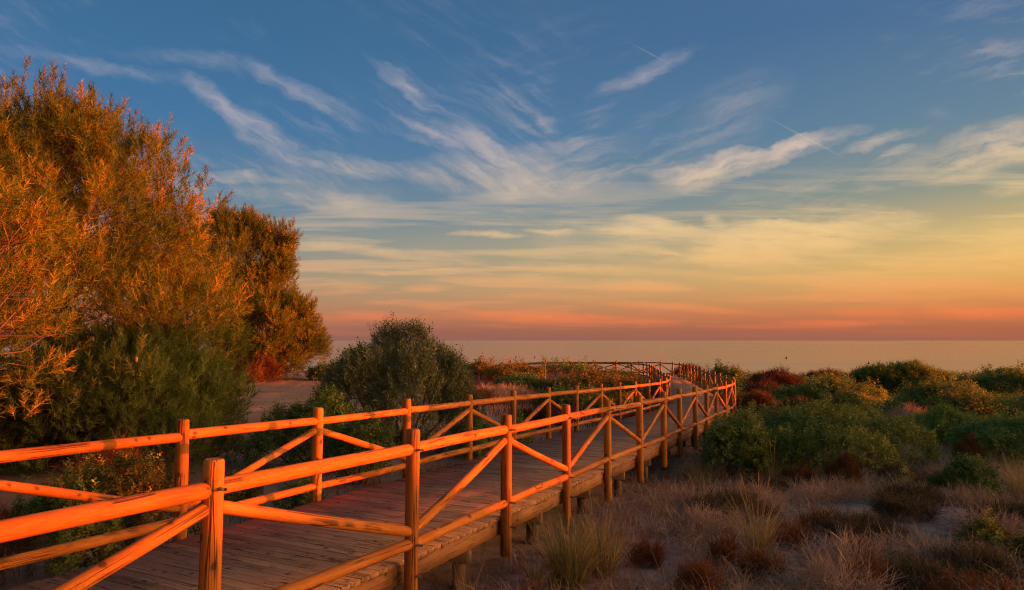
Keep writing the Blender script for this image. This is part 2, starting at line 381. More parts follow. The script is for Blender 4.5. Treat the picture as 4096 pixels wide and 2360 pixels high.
LP = np.array([(-4.87,3.15,-.65),(-4.06,4.99,-.71),(-3.25,6.83,-.77),(-2.45,8.67,-.84),(-1.61,10.53,-.90),(-.77,12.39,-.965),(.02,14.24,-1.03),(.85,16.08,-1.10),(1.67,17.93,-1.17),(2.56,19.75,-1.24),(3.37,21.60,-1.32),(4.20,23.43,-1.39),(5.02,25.25,-1.46),(5.82,27.08,-1.52),(6.49,28.95,-1.56),(7.06,30.86,-1.59),(7.41,32.81,-1.61),(7.71,34.78,-1.63),(7.99,36.74,-1.64),(8.30,38.71,-1.65),(8.61,40.68,-1.66),(8.91,42.64,-1.665),(9.23,44.60,-1.665),(9.51,46.57,-1.65),(9.76,48.55,-1.64),(9.95,50.53,-1.645),(10.06,52.45,-1.66),(9.45,54.30,-1.67),(8.45,55.80,-1.70),(6.90,56.60,-1.73),(4.95,57.15,-1.73),(2.88,57.60,-1.75),(.78,58.05,-1.84),(-.93,58.70,-1.96),(-2.6,59.4,-2.08)])
POST_H = 1.15          # post top above the deck
def catmull(P, per=24):
    P = np.vstack([2 * P[0] - P[1], P, 2 * P[-1] - P[-2]]); out = []
    for i in range(1, len(P) - 2):
        a, b, c, d = P[i - 1:i + 3]
        t = np.linspace(0, 1, per, endpoint=False)[:, None]
        out.append(.5 * ((2 * b) + (c - a) * t + (2 * a - 5 * b + 4 * c - d) * t ** 2 + (3 * b - a - 3 * c + d) * t ** 3))
    return np.vstack(out + [P[-2][None]])
def smooth(P, n):
    P = P.copy()
    for _ in range(n): P[1:-1] = .25 * P[:-2] + .5 * P[1:-1] + .25 * P[2:]
    return P
RC = catmull(smooth(RP, 2)); RC[:, 2] -= POST_H
LC = catmull(smooth(LP, 1)); LC[:, 2] -= POST_H
s_acc = np.r_[0, np.cumsum(np.linalg.norm(np.diff(RC, axis=0), axis=1))]
def r_at(s):
    return np.array([np.interp(s, s_acc, RC[:, k]) for k in range(3)])
# matching point of the left side for each point of the right side, by shares of the way between marked places
anch = np.array([(0, 0), (10, 9.35), (14, 12.6), (18, 16.15), (28, 25.9), (30, 27.4), (32, 29.05), (34, 31.0), (38, 34.0)])
def l_at(s):
    i = np.interp(s, s_acc, np.arange(len(RC)) / 24.0)
    j = np.interp(i, anch[:, 0], anch[:, 1]) * 24
    return np.array([np.interp(j, np.arange(len(LC)), LC[:, k]) for k in range(3)])
# align the first marks: squarely across
def l_square(s):
    p = r_at(s); q = r_at(s + .05) - p; q[2] = 0; q /= np.linalg.norm(q)
    nrm = np.array([-q[1], q[0], 0])
    # intersection of the cross line with the left curve
    dd = LC - p; al = dd @ q; ac = dd @ nrm
    ok = (ac > 1.2) & (ac < 3.6)
    al = np.where(ok, np.abs(al), 99); k = int(np.argmin(al))
    return LC[k], al[k]
ss = np.linspace(0, s_acc[-1] - .1, 900)
lw = []
for s in ss:
    p = r_at(s); q = r_at(s + .05) - p; q[2] = 0; q /= np.linalg.norm(q)
    nrm = np.array([-q[1], q[0], 0]); dd = LC - p; al = dd @ q; ac = dd @ nrm
    ok = (ac > 1.0) & (ac < 4.0)
    k = int(np.argmin(np.where(ok, np.abs(al), 99)))
    lw.append((ac[k] if ok[k] else 2.45))
lw = np.clip(np.array(lw), 2.1, 2.7)
lw = np.convolve(np.pad(lw, 20, 'edge'), np.ones(41) / 41, 'valid')
def frame(s):
    p = r_at(s); q = r_at(min(s + .06, s_acc[-1])) - r_at(max(s - .06, 0)); q /= np.linalg.norm(q)
    n = np.array([-q[1], q[0], 0]); n /= np.linalg.norm(n)
    return p, q, n, float(np.interp(s, ss, lw))

# ------------------------------------------------------------------ terrain
yk = RC[RC[:, 1] < 57]; order = np.argsort(yk[:, 1])
def deck_xz(y):
    xr = np.interp(y, yk[order, 1], yk[order, 0]); z = np.interp(y, yk[order, 1], yk[order, 2])
    return xr, z
def smst(a, b, x):
    t = np.clip((x - a) / (b - a), 0, 1); return t * t * (3 - 2 * t)
def ground(x, y):
    x = np.asarray(x, float); y = np.asarray(y, float)
    zr = np.interp(y, [-60, 0, 9, 11, 12.4, 14, 30, 60, 68, 92, 130, 400], [-2.4, -2.55, -2.66, -2.7, -2.85, -3.0, -3.2, -3.5, -4.2, -8.3, -10, -14])
    zl = np.interp(y, [-60, 8, 14, 25, 42, 60, 68, 92, 130, 400], [-2.2, -2.32, -2.28, -2.2, -1.95, -2.6, -3.8, -8.3, -10, -14])
    zm = np.interp(y, [-60, 12, 20, 30, 60, 68, 92, 130, 400], [-2.3, -2.5, -2.75, -3.05, -3.4, -4.2, -8.3, -10, -14])
    xr, zd = deck_xz(y); xl = xr - 2.45
    fade = smst(64, 58, y)
    h = zr + (zm - zr) * smst(xr - .2, xl - .4, x)
    h = h + (zl - h) * smst(xl - 1.2, xl - 7.5, x)
    under = smst(xl - .9, xl + .1, x) * smst(xr + .8, xr - .1, x)
    cap = zd - .42 - .22 * smst(xl, xr, x)
    h = np.where(y < 60, h + (np.minimum(h, cap) - h) * under * fade, h)
    # the far leg of the walkway runs along the dune edge
    far = smst(53.5, 55.5, y) * smst(62.5, 60.5, y) * smst(13.5, 12, x) * smst(-8, -4, x)
    h = h + (np.minimum(h, -3.45) - h) * far
    # unseen dune added at the side, crest shaped to shade the near hollow
    crest = np.interp(y, [-60, -20, 2, 6.3, 7.6, 9.6, 10.6, 12.2, 20.0, 22.0, 23.6, 400], [.4, .4, .0, -.15, -.72, -.84, -.35, 1.65, 1.65, .2, -99, -99])
    prof = np.exp(-((x - 27.5) / 4.2) ** 2)
    h = np.where(crest > h, h + (crest - h) * prof, h)
    # relief
    p = np.stack([x, y], -1)
    small = vnoise(p * .55, 3) * .05 + vnoise(p * 1.7, 5) * .018
    path = smst(-3.2, -4.5, x - np.interp(y, [8, 14, 24, 43], [-1.0, -1.0, -4.0, -8.0]))
    small = small + path * (vnoise(p * 3.6, 9) * .022 + vnoise(p * 7.0, 13) * .012)
    dune = vnoise(p * .12, 21) * .18 * smst(8, 30, np.abs(x) + .6 * y)
    h = h + (small + dune * smst(70, 60, y)) * (1 - .5 * under)
    return h
def gz(x, y): return float(ground(np.array([x]), np.array([y]))[0])

def make_ground():
    def axis(lo, hi, f0, f1, fine, grow):
        a = list(np.arange(f0, f1, fine)); st = fine
        while a[-1] < hi: st *= grow; a.append(a[-1] + st)
        st = fine
        while a[0] > lo: st *= grow; a.insert(0, a[0] - st)
        return np.array(a)
    xs = axis(-400, 400, -12, 13, .17, 1.06); ys = axis(-60, 260, 5, 22, .17, 1.055)
    X, Y = np.meshgrid(xs, ys); Z = ground(X, Y)
    v = np.stack([X, Y, Z], -1).reshape(-1, 3); w = len(xs)
    i, j = np.meshgrid(np.arange(len(ys) - 1), np.arange(w - 1), indexing='ij'); a = (i * w + j).ravel()
    f = np.stack([a, a + 1, a + w + 1, a + w], -1)
    m, t, out = new_mat('dune_sand')
    co = t.node('ShaderNodeTexCoord').outputs['Object']
    x, y, z = t.sep(co)
    n1 = t.noise(co, .8, 5.0, .6); n2 = t.noise(co, 5.0, 6.0, .65); n3 = t.noise(co, 45.0, 3.0, .6)
    sand = t.mix(t.mapr(n1, .35, .65), (.52, .29, .145, 1), (.4, .21, .1, 1))
    sand = t.mix(t.mapr(n3, .4, .7, 0, .35), sand, (.2, .12, .08, 1))
    litter = t.mix(t.mapr(n2, .35, .65), (.2, .125, .08, 1), (.4, .29, .21, 1))
    litter = t.mix(t.mapr(n3, .5, .7, 0, .6), litter, (.3, .22, .17, 1))
    # right of the walkway the sand is mostly under dead plant litter
    right = t.mapr(t.math('SUBTRACT', x, t.math('MULTIPLY', t.math('SUBTRACT', y, 8.0), .46)), -2.7, -1.2)
    cover = t.math('MULTIPLY', t.mapr(t.noise(co, .55, 5.0, .6, .6), .36, .5), t.mapr(right, 0, 1, .12, 1.0))
    cover = t.math('MAXIMUM', cover, t.mapr(n2, .56, .7, 0, .6))
    c = t.mix(cover, sand, litter)
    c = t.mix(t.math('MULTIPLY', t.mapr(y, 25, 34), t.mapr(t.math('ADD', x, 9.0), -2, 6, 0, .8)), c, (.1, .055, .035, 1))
    # pale flecks of shell
    vo = t.node('ShaderNodeTexVoronoi'); vo.inputs['Scale'].default_value = 9.0; t.put(vo.inputs['Vector'], co)
    fl = t.math('MULTIPLY', t.mapr(vo.outputs['Distance'], .05, .09, 1, 0), t.mapr(t.sep(vo.outputs['Color'])[1], .86, .88))
    c = t.mix(fl, c, (.6, .52, .45, 1))
    bh = t.math('ADD', t.math('MULTIPLY', n2, .6), t.math('MULTIPLY', n3, .25))
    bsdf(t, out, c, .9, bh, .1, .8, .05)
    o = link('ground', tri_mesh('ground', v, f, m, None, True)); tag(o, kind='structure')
make_ground()

def make_sea():
    m, t, out = new_mat('sea_water')
    co = t.node('ShaderNodeTexCoord').outputs['Object']
    a = t.noise(t.vmath('MULTIPLY', co, (.03, .12, 1)), 1.0, 5.0, .6)
    b = t.noise(t.vmath('MULTIPLY', co, (.35, .9, 1)), 1.0, 4.0, .6)
    sw = t.noise(t.vmath('MULTIPLY', co, (.002, .014, 1)), 1.0, 3.0, .5)
    p = bsdf(t, out, t.mix(t.mapr(sw, .4, .6), (.03, .06, .075, 1), (.045, .07, .08, 1)), t.mapr(sw, .35, .65, .09, .18), t.math('ADD', t.math('MULTIPLY', a, 2.0), b), .5, .5, .1)
    p.inputs['IOR'].default_value = 1.333
    S = 60000.0
    v = [(-S, -300, -8), (S, -300, -8), (S, S, -8), (-S, S, -8)]
    o = link('sea', tri_mesh('sea', v, [(0, 1, 2, 3)], m)); tag(o, kind='structure')
make_sea()

# ------------------------------------------------------------------ boardwalk
def box_mesh(name, c8, mat):
    f = [(0, 3, 2, 1), (4, 5, 6, 7), (0, 1, 5, 4), (1, 2, 6, 5), (2, 3, 7, 6), (3, 0, 4, 7)]
    return tri_mesh(name, c8, f, mat)
def log_mesh(name, L, r, seg=12, rings=6, mat=None, bend=0.0, seed=0, taper=.06):
    g = np.random.default_rng(seed)
    zs = [0, .012] + list(np.linspace(.06, L - .06, rings)) + [L - .012, L]
    rr = [r * .78, r * .96] + [r] * rings + [r * .96, r * .78]
    bd = g.uniform(0, 6.28); v = []; an = np.arange(seg) / seg * 2 * np.pi
    ph = g.uniform(0, 6.28, 4); tp = g.choice([-1, 1]) * taper
    for z, q in zip(zs, rr):
        u = z / L; o = bend * math.sin(math.pi * u)
        k = q * (1 + tp * (u - .5) + .018 * np.sin(2 * an + ph[0] + 2 * u) + .014 * math.sin(7 * u + ph[1]))
        v.append(np.stack([k * np.cos(an) + o * math.cos(bd), k * np.sin(an) + o * math.sin(bd), np.full(seg, z)], -1))
    m = len(zs); v = np.concatenate(v + [np.array([[0, 0, 0], [0, 0, L]])])
    f = []
    for i in range(m - 1):
        for j in range(seg):
            a, b = i * seg + j, i * seg + (j + 1) % seg
            f += [(a, b, b + seg), (a, b + seg, a + seg)]
    c0, c1 = m * seg, m * seg + 1
    for j in range(seg):
        f += [(c0, (j + 1) % seg, j), (c1, (m - 1) * seg + j, (m - 1) * seg + (j + 1) % seg)]
    me = tri_mesh(name, v, np.array(f), mat)
    me.polygons.foreach_set('use_smooth', np.r_[np.ones((m - 1) * seg * 2, bool), np.zeros(seg * 2, bool)])
    return me
def place(o, p0, p1, origin):
    d = Vector(p1) - Vector(p0)
    o.rotation_mode = 'QUATERNION'
    o.rotation_quaternion = d.to_track_quat('Z', 'Y')
    o.location = Vector(p0) - Vector(origin)

def railing(P, label, first_top, side, seed, n_hi):
    """posts, two rails and one slanting brace in each bay"""
    P = P.copy(); P[:, 2] = smooth(P, 1)[:, 2]
    base = P[0] - np.array([0, 0, POST_H])
    root = empty('wooden_railing', base, label, 'railing', 'log railings along the boardwalk')
    g = random.Random(seed)
    n = len(P)
    for i in range(n):
        r = .062 + g.uniform(-.003, .004)
        bot = P[i] - np.array([0, 0, POST_H + .47 + g.uniform(-.04, .05)])
        if side < 0: bot[2] = P[i][2] - POST_H - .42
        lean = np.array([g.uniform(-.012, .012), g.uniform(-.012, .012), 0])
        top = P[i] + lean + np.array([0, 0, g.uniform(-.01, .015)])
        hi = i < n_hi
        o = link('post', log_mesh('post', float(np.linalg.norm(top - bot)), r, 20 if hi else 10, 6 if hi else 3, M['log'], 0, seed * 100 + i, .03), root)
        place(o, bot, top, base)
        if hi and side > 0 and i < 10:
            a = P[min(i + 1, n - 1)] - P[max(i - 1, 0)]; nr = np.array([a[1], -a[0], 0]); nr /= np.linalg.norm(nr)
            for drop in (.17, .985, POST_H + .1):
              bl = log_mesh('bolt', .009, .012, 8, 2, M['bolt'], 0, i, 0)
              b = link('bolt', bl, o)
              w0 = P[i] + nr * (r - .004) - np.array([0, 0, drop])
              mt = Matrix.Translation(w0) @ Vector(nr).to_track_quat('Z', 'Y').to_matrix().to_4x4()
              pm = Matrix.Translation(Vector(bot)) @ o.rotation_quaternion.to_matrix().to_4x4()
              b.matrix_local = pm.inverted() @ mt
    for i in range(n - 1):
        a, b = P[i], P[i + 1]; hi = i < n_hi
        d = (b - a) / np.linalg.norm(b - a)
        sg, rg = (16, 9) if hi else (8, 4)
        dz = np.array([0, 0, 1.0])
        for nm, drop, rad in (('rail', .17, .05), ('rail', .985, .046)):
            j0, j1 = g.uniform(-.012, .012), g.uniform(-.012, .012)
            p0 = a - dz * (drop + j0) + d * .012; p1 = b - dz * (drop + j1) - d * .012
            o = link(nm, log_mesh(nm, float(np.linalg.norm(p1 - p0)), rad * g.uniform(.94, 1.06), sg, rg, M['log'], g.uniform(-.012, .014), seed * 1000 + i * 3 + int(drop > .5)), root)
            place(o, p0, p1, base)
        up_first = (i % 2 == 0) == first_top
        h0, h1 = (.285, .875) if up_first else (.875, .285)
        p0 = a - dz * h0 + d * .02; p1 = b - dz * h1 - d * .02
        bow = .07 if (side < 0 and i == 10) else g.uniform(-.012, .012)
        o = link('brace', log_mesh('brace', float(np.linalg.norm(p1 - p0)), .043 * g.uniform(.95, 1.06), sg, rg, M['log'], bow, seed * 2000 + i), root)
        place(o, p0, p1, base)
    return root
# R: the third post in the list carries the tops of two braces
railing(RP, 'log railing nearest the camera, its first rails glowing orange', True, 1, 3, 18)
railing(LP, 'log railing on the far side of the boardwalk, beside the pines', False, -1, 4, 15)

def boardwalk():
    base = RC[0].copy()
    root = empty('boardwalk', base, 'long plank boardwalk on log piles, curving away towards the sea', 'boardwalk')
    PITCH, TH = .122, .038
    n = int((s_acc[-1] - .2) / PITCH); g = random.Random(5)
    rest = Soup()
    s0i = 6        # planks behind the camera's edge of view are not needed
    for k in range(s0i, n):
        s = k * PITCH; gap = .006 + g.uniform(0, .002)
        p0, q0, n0, w0 = frame(s + gap); p1, q1, n1, w1 = frame(s + PITCH - gap)
        e0, e1 = .062 + g.uniform(-.003, .006), g.uniform(-.006, .006)
        A, B = p0 + n0 * e0, p1 + n1 * e0
        D, C = p0 + n0 * (w0 - .06 + e1), p1 + n1 * (w1 - .06 + e1)
        up = np.array([0, 0, g.uniform(-.003, .003)])
        ctr = (A + B + C + D) / 4
        # cross-section with bevelled edges and three shallow grooves, swept across the walkway
        us = [0, .0, .06, .26, .28, .32, .34, .48, .5, .54, .56, .7, .72, .76, .78, .94, 1, 1]
        hs = [-TH, -.006, 0, 0, -.006, -.006, 0, 0, -.006, -.006, 0, 0, -.006, -.006, 0, 0, -.006, -TH]
        if k > 200: us, hs = [0, 0, .05, .95, 1, 1], [-TH, -.005, 0, 0, -.005, -TH]
        m = len(us)
        e_a = np.array([A + (B - A) * u + np.array([0, 0, h]) for u, h in zip(us, hs)]) + up
        e_b = np.array([D + (C - D) * u + np.array([0, 0, h]) for u, h in zip(us, hs)]) + up
        v = np.concatenate([e_a, e_b])
        f = []
        for i in range(m):
            j = (i + 1) % m
            f += [(i, i + m, j + m), (i, j + m, j)]
        for i in range(1, m - 1):
            f += [(0, i, i + 1), (m, m + i + 1, m + i)]
        f = np.array(f)
        if k - s0i < 300:
            ac = norm((D - A)[None])[0]; al = (B - A) / np.linalg.norm(B - A); al = al - ac * (al @ ac); al /= np.linalg.norm(al)
            nz = np.cross(ac, al); nz = nz if nz[2] > 0 else -nz
            lo = np.stack([(v - ctr) @ ac, (v - ctr) @ np.cross(nz, ac), (v - ctr) @ nz], -1)
            o = link('plank', tri_mesh('plank', lo, f, M['plank']), root)
            mt = Matrix((tuple(ac), tuple(np.cross(nz, ac)), tuple(nz))).transposed().to_4x4()
            o.matrix_local = Matrix.Translation(Vector(ctr - base)) @ mt
        else:
            rest.add(v - base, f)
    o = link('plank', rest.mesh('far_planks', M['plank']), root); o['kind'] = 'stuff'
    # side beams, cross beams, piles: one set for each bay
    g = random.Random(9)
    ps = [float(s_acc[i * 24]) for i in range(len(RP))]
    for i in range(1, len(ps) - 2):
        for sd in (0, 1):
            c8 = []
            for s in (ps[i] + .004, ps[i + 1] - .004):
                p, q, nn, w = frame(s)
                e = .075 if sd == 0 else w - .13
                for du, dz in ((0, -TH - .165), (.055, -TH - .165), (.055, -TH - .003), (0, -TH - .003)):
                    c8.append(p + nn * (e + du) + np.array([0, 0, dz]))
            o = beam = None
            c8 = np.array([c8[0], c8[1], c8[5], c8[4], c8[3], c8[2], c8[6], c8[7]])
            ctr = c8.mean(0); al = (c8[3] - c8[0]); al /= np.linalg.norm(al)
            ac = np.cross([0, 0, 1.0], al); ac /= np.linalg.norm(ac); nz = np.cross(al, ac)
            lo = np.stack([(c8 - ctr) @ al, (c8 - ctr) @ ac, (c8 - ctr) @ nz], -1)
            b = link('beam', box_mesh('beam', lo, M['beam']), root)
            b.matrix_local = Matrix.Translation(Vector(ctr - base)) @ Matrix((tuple(al), tuple(ac), tuple(nz))).transposed().to_4x4()
        s = ps[i + 1] - .58
        p, q, nn, w = frame(s)
        zt = p[2] - TH - .168
        c8 = []
        for dz in (-.17, 0):
            for e, du in ((.14, -.05), (.14, .05), (w - .2, .05), (w - .2, -.05)):
                c8.append(p + nn * e + q * du + np.array([0, 0, zt - p[2] + dz]) - base)
        link('cross_beam', box_mesh('cross_beam', np.array(c8), M['pile']), root)
        for e in (.27, w - .33):
            a = p + nn * e; a = np.array([a[0], a[1], zt - .172]); gnd = gz(a[0], a[1]) - .25
            if a[2] - gnd < .2: continue
            o = link('pile', log_mesh('pile', float(a[2] - gnd), .078 + g.uniform(-.004, .004), 12 if i < 14 else 7, 3, M['pile'], 0, i + 500, .03), root)
            place(o, (a[0], a[1], gnd), tuple(a), base)
boardwalk()

# ------------------------------------------------------------------ plant templates
def t_leafy(n=8, ll=.38, wd=.18, spread=.9, seed=1, up=.0):
    g = np.random.default_rng(seed); v = []; f = []
    for i in range(n):
        h = .12 + .85 * i / n; az = i * 2.4 + g.uniform(-.3, .3); el = g.uniform(.15, .9) * spread + up
        d = np.array([math.cos(az) * math.cos(el), math.sin(az) * math.cos(el), math.sin(el)])
        sd = norm(np.cross(d, [0, 0, 1.]) + g.normal(0, .35, 3)); L = ll * g.uniform(.7, 1.2) * (1.15 - .5 * h); W = wd * g.uniform(.8, 1.1) * L / ll
        p = np.array([0, 0, h]) + d * .03; k = len(v); bend = np.array([0, 0, -.12 * L])
        v += [p, p + d * L * .5 + sd * W / 2, p + d * L + bend, p + d * L * .5 - sd * W / 2]
        f += [(k, k + 1, k + 2), (k, k + 2, k + 3)]
    k = len(v); v += [np.array([-.012, 0, -.3]), np.array([.012, 0, -.3]), np.array([0, 0, .95])]; f.append((k, k + 1, k + 2))
    return np.array(v), np.array(f)
def t_needles(n=19, ll=.52, wd=.062, el0=.7, seed=2):
    g = np.random.default_rng(seed); v = []; f = []
    for i in range(n):
        h = .05 + .9 * i / n; az = i * 2.4 + g.uniform(-.4, .4); el = el0 + .25 * h + g.uniform(-.2, .2)
        d = np.array([math.cos(az) * math.cos(el), math.sin(az) * math.cos(el), math.sin(el)])
        sd = norm(np.cross(d, g.normal(0, 1, 3))) * wd / 2; L = ll * g.uniform(.75, 1.15)
        p = np.array([0, 0, h]); k = len(v)
        v += [p - sd, p + sd, p + d * L]; f.append((k, k + 1, k + 2))
    k = len(v); v += [np.array([-.018, 0, -.25]), np.array([.018, 0, -.25]), np.array([0, 0, 1.0])]; f.append((k, k + 1, k + 2))
    return np.array(v), np.array(f)
def t_twigs(n=7, wd=.026, seed=3, leaf=3):
    g = np.random.default_rng(seed); v = []; f = []
    for i in range(n):
        az = i * 2.4; el = g.uniform(.55, 1.4); p = np.array([0, 0, g.uniform(-.3, .5)])
        d = np.array([math.cos(az) * math.cos(el), math.sin(az) * math.cos(el), math.sin(el)])
        L = g.uniform(.35, .75); sd = norm(np.cross(d, g.normal(0, 1, 3))) * wd / 2; mid = p + d * L * .55 + g.normal(0, .05, 3); k = len(v)
        v += [p - sd, p + sd, mid - sd, mid + sd, mid + (d + np.array([0, 0, .3])) * L * .45]
        f += [(k, k + 1, k + 3), (k, k + 3, k + 2), (k + 2, k + 3, k + 4)]
        if i < leaf:
            for q in (.5, .8):
                c = p + d * L * q; e = norm(g.normal(0, 1, 3)) * .07; e2 = norm(np.cross(e, d)) * .03; k = len(v)
                v += [c - e2, c + e2, c + e]; f.append((k, k + 1, k + 2))
    return np.array(v), np.array(f)
TPL = {'leafy': [t_leafy(seed=s) for s in range(3)], 'narrow': [t_leafy(10, .38, .095, .5, s, .55) for s in range(3)],
       'round': [t_leafy(9, .4, .24, .9, s) for s in range(3)], 'needles': [t_needles(seed=s) for s in range(3)],
       'twigs': [t_twigs(seed=s) for s in range(3)], 'fine': [t_twigs(9, .018, s, 0) for s in range(3)]}

def lobes_for(g, rx, ry, h, n):
    out = []
    for i in range(n):
        a = g.uniform(0, 6.28); q = math.sqrt(g.uniform(0, 1)) * .86
        r = g.uniform(.24, .44) if n > 4 else g.uniform(.5, .7)
        topz = h * (1 - .4 * q ** 2) * g.uniform(.66, 1.0)
        rz = min(h * g.uniform(.4, .55), topz * .9)
        out.append((rx * q * math.cos(a), ry * q * math.sin(a), topz - rz, rx * r, ry * r, rz))
    out.append((0, 0, h * .36, rx * .74, ry * .74, h * .44)); out.append((rx * .15, 0, h * .55, rx * .34, ry * .34, h * .45))
    return np.array(out)
def shrub(name, label, cat, x, y, rx, ztop, mat, tpl='leafy', n=2500, size=.22, ry=None, group=None, lob=10, seed=0, up=.6, stems=7, tmean=.5, tvar=.25, spikes=0, slen=.4):
    g = np.random.default_rng(seed + 100)
    z0 = gz(x, y) - .03; h = max(ztop - z0 - size * .55, .12); ry = ry or rx
    root = empty(name, (x, y, z0), label, cat, group)
    LB = lobes_for(g, rx, ry, h, lob)
    wgt = LB[:, 3] * LB[:, 4] + LB[:, 3] * LB[:, 5]; wgt /= wgt.sum()
    pos, out = [], []
    need = n
    for _ in range(12):
        k = g.choice(len(LB), need * 2, p=wgt); L = LB[k]
        d = norm(g.normal(size=(need * 2, 3))); d[:, 2] = np.where(d[:, 2] < -.35, -d[:, 2], d[:, 2])
        lump = 1 + .13 * vnoise(d * 2.6 + L[:, :3] * 3, seed)
        rr = (g.uniform(.62, 1.0, len(d)) ** .5) * lump
        p = L[:, :3] + d * L[:, 3:6] * rr[:, None]
        ins = np.zeros(len(p), bool)
        for B in LB: ins |= (((p - B[:3]) / (B[3:6] * .72)) ** 2).sum(1) < 1
        keep = ~ins & (p[:, 2] > .02)
        pos.append(p[keep]); out.append(d[keep])
        if sum(map(len, pos)) >= n: break
    pos = np.concatenate(pos)[:n]; out = np.concatenate(out)[:n]
    dr = norm(out * (1 - up) + np.array([0, 0, 1.0]) * up + g.normal(0, .28, out.shape))
    if tpl == 'leafy' and not spikes: spikes, slen = n // 28, size * 1.7
    if spikes:
        # long shoots that stand out of the mass
        cand = np.where(out[:, 2] > .25)[0]; ci = g.choice(cand, min(spikes, len(cand)), replace=False)
        ex, ed = [], []
        for i in ci:
            L = slen * g.uniform(.4, 1.3); d = norm((out[i] * .45 + np.array([0, 0, 1.0]) + g.normal(0, .18, 3))[None])[0]
            k = max(3, int(L / (size * .42)))
            for q in range(k):
                ex.append(pos[i] + d * L * q / k + g.normal(0, size * .08, 3)); ed.append(norm((d + g.normal(0, .3, 3))[None])[0])
        pos = np.concatenate([pos, np.array(ex)]); dr = np.concatenate([dr, np.array(ed)]); out = dr
    S = Soup(); T = TPL[tpl]; part = np.arange(len(pos)) % len(T)
    lobe_tone = g.normal(0, .2, len(LB)); near_l = np.argmin((((pos[:, None] - LB[None, :, :3]) / LB[None, :, 3:6]) ** 2).sum(-1), 1)
    tone = np.clip(tmean + lobe_tone[near_l] + tvar * vnoise(pos * 2.2 / max(rx, .4) * .8, seed + 5) + g.normal(0, .2, len(pos)), 0, 1)
    for q, (tv, tf) in enumerate(T):
        mk = part == q
        if not mk.any(): continue
        v, f = scatter(tv, tf, pos[mk], dr[mk], size * g.uniform(.75, 1.5, mk.sum()), None, g)
        tt = np.repeat(tone[mk], len(tv)) + g.normal(0, .07, mk.sum() * len(tv))
        S.add(v, f, np.clip(tt, 0, 1))
    link('foliage', S.mesh('foliage', mat), root)
    B = Soup()
    for i in range(stems):
        tgt = LB[i % len(LB)]; a = np.array([g.normal(0, .06) * rx, g.normal(0, .06) * ry, -.05]); b = tgt[:3] + np.array([0, 0, tgt[5] * .6])
        m = (a + b) / 2 + np.array([b[0] * .25, b[1] * .25, -.05 * h]); t = np.linspace(0, 1, 6)[:, None]
        pts = a * (1 - t) ** 2 + 2 * m * t * (1 - t) + b * t ** 2
        v, f = tube(pts, np.linspace(.018, .005, 6) * (1 + h * .5), 5); B.add(v, f)
    link('branches', B.mesh('branches', M['twig'], True), root)
    return root

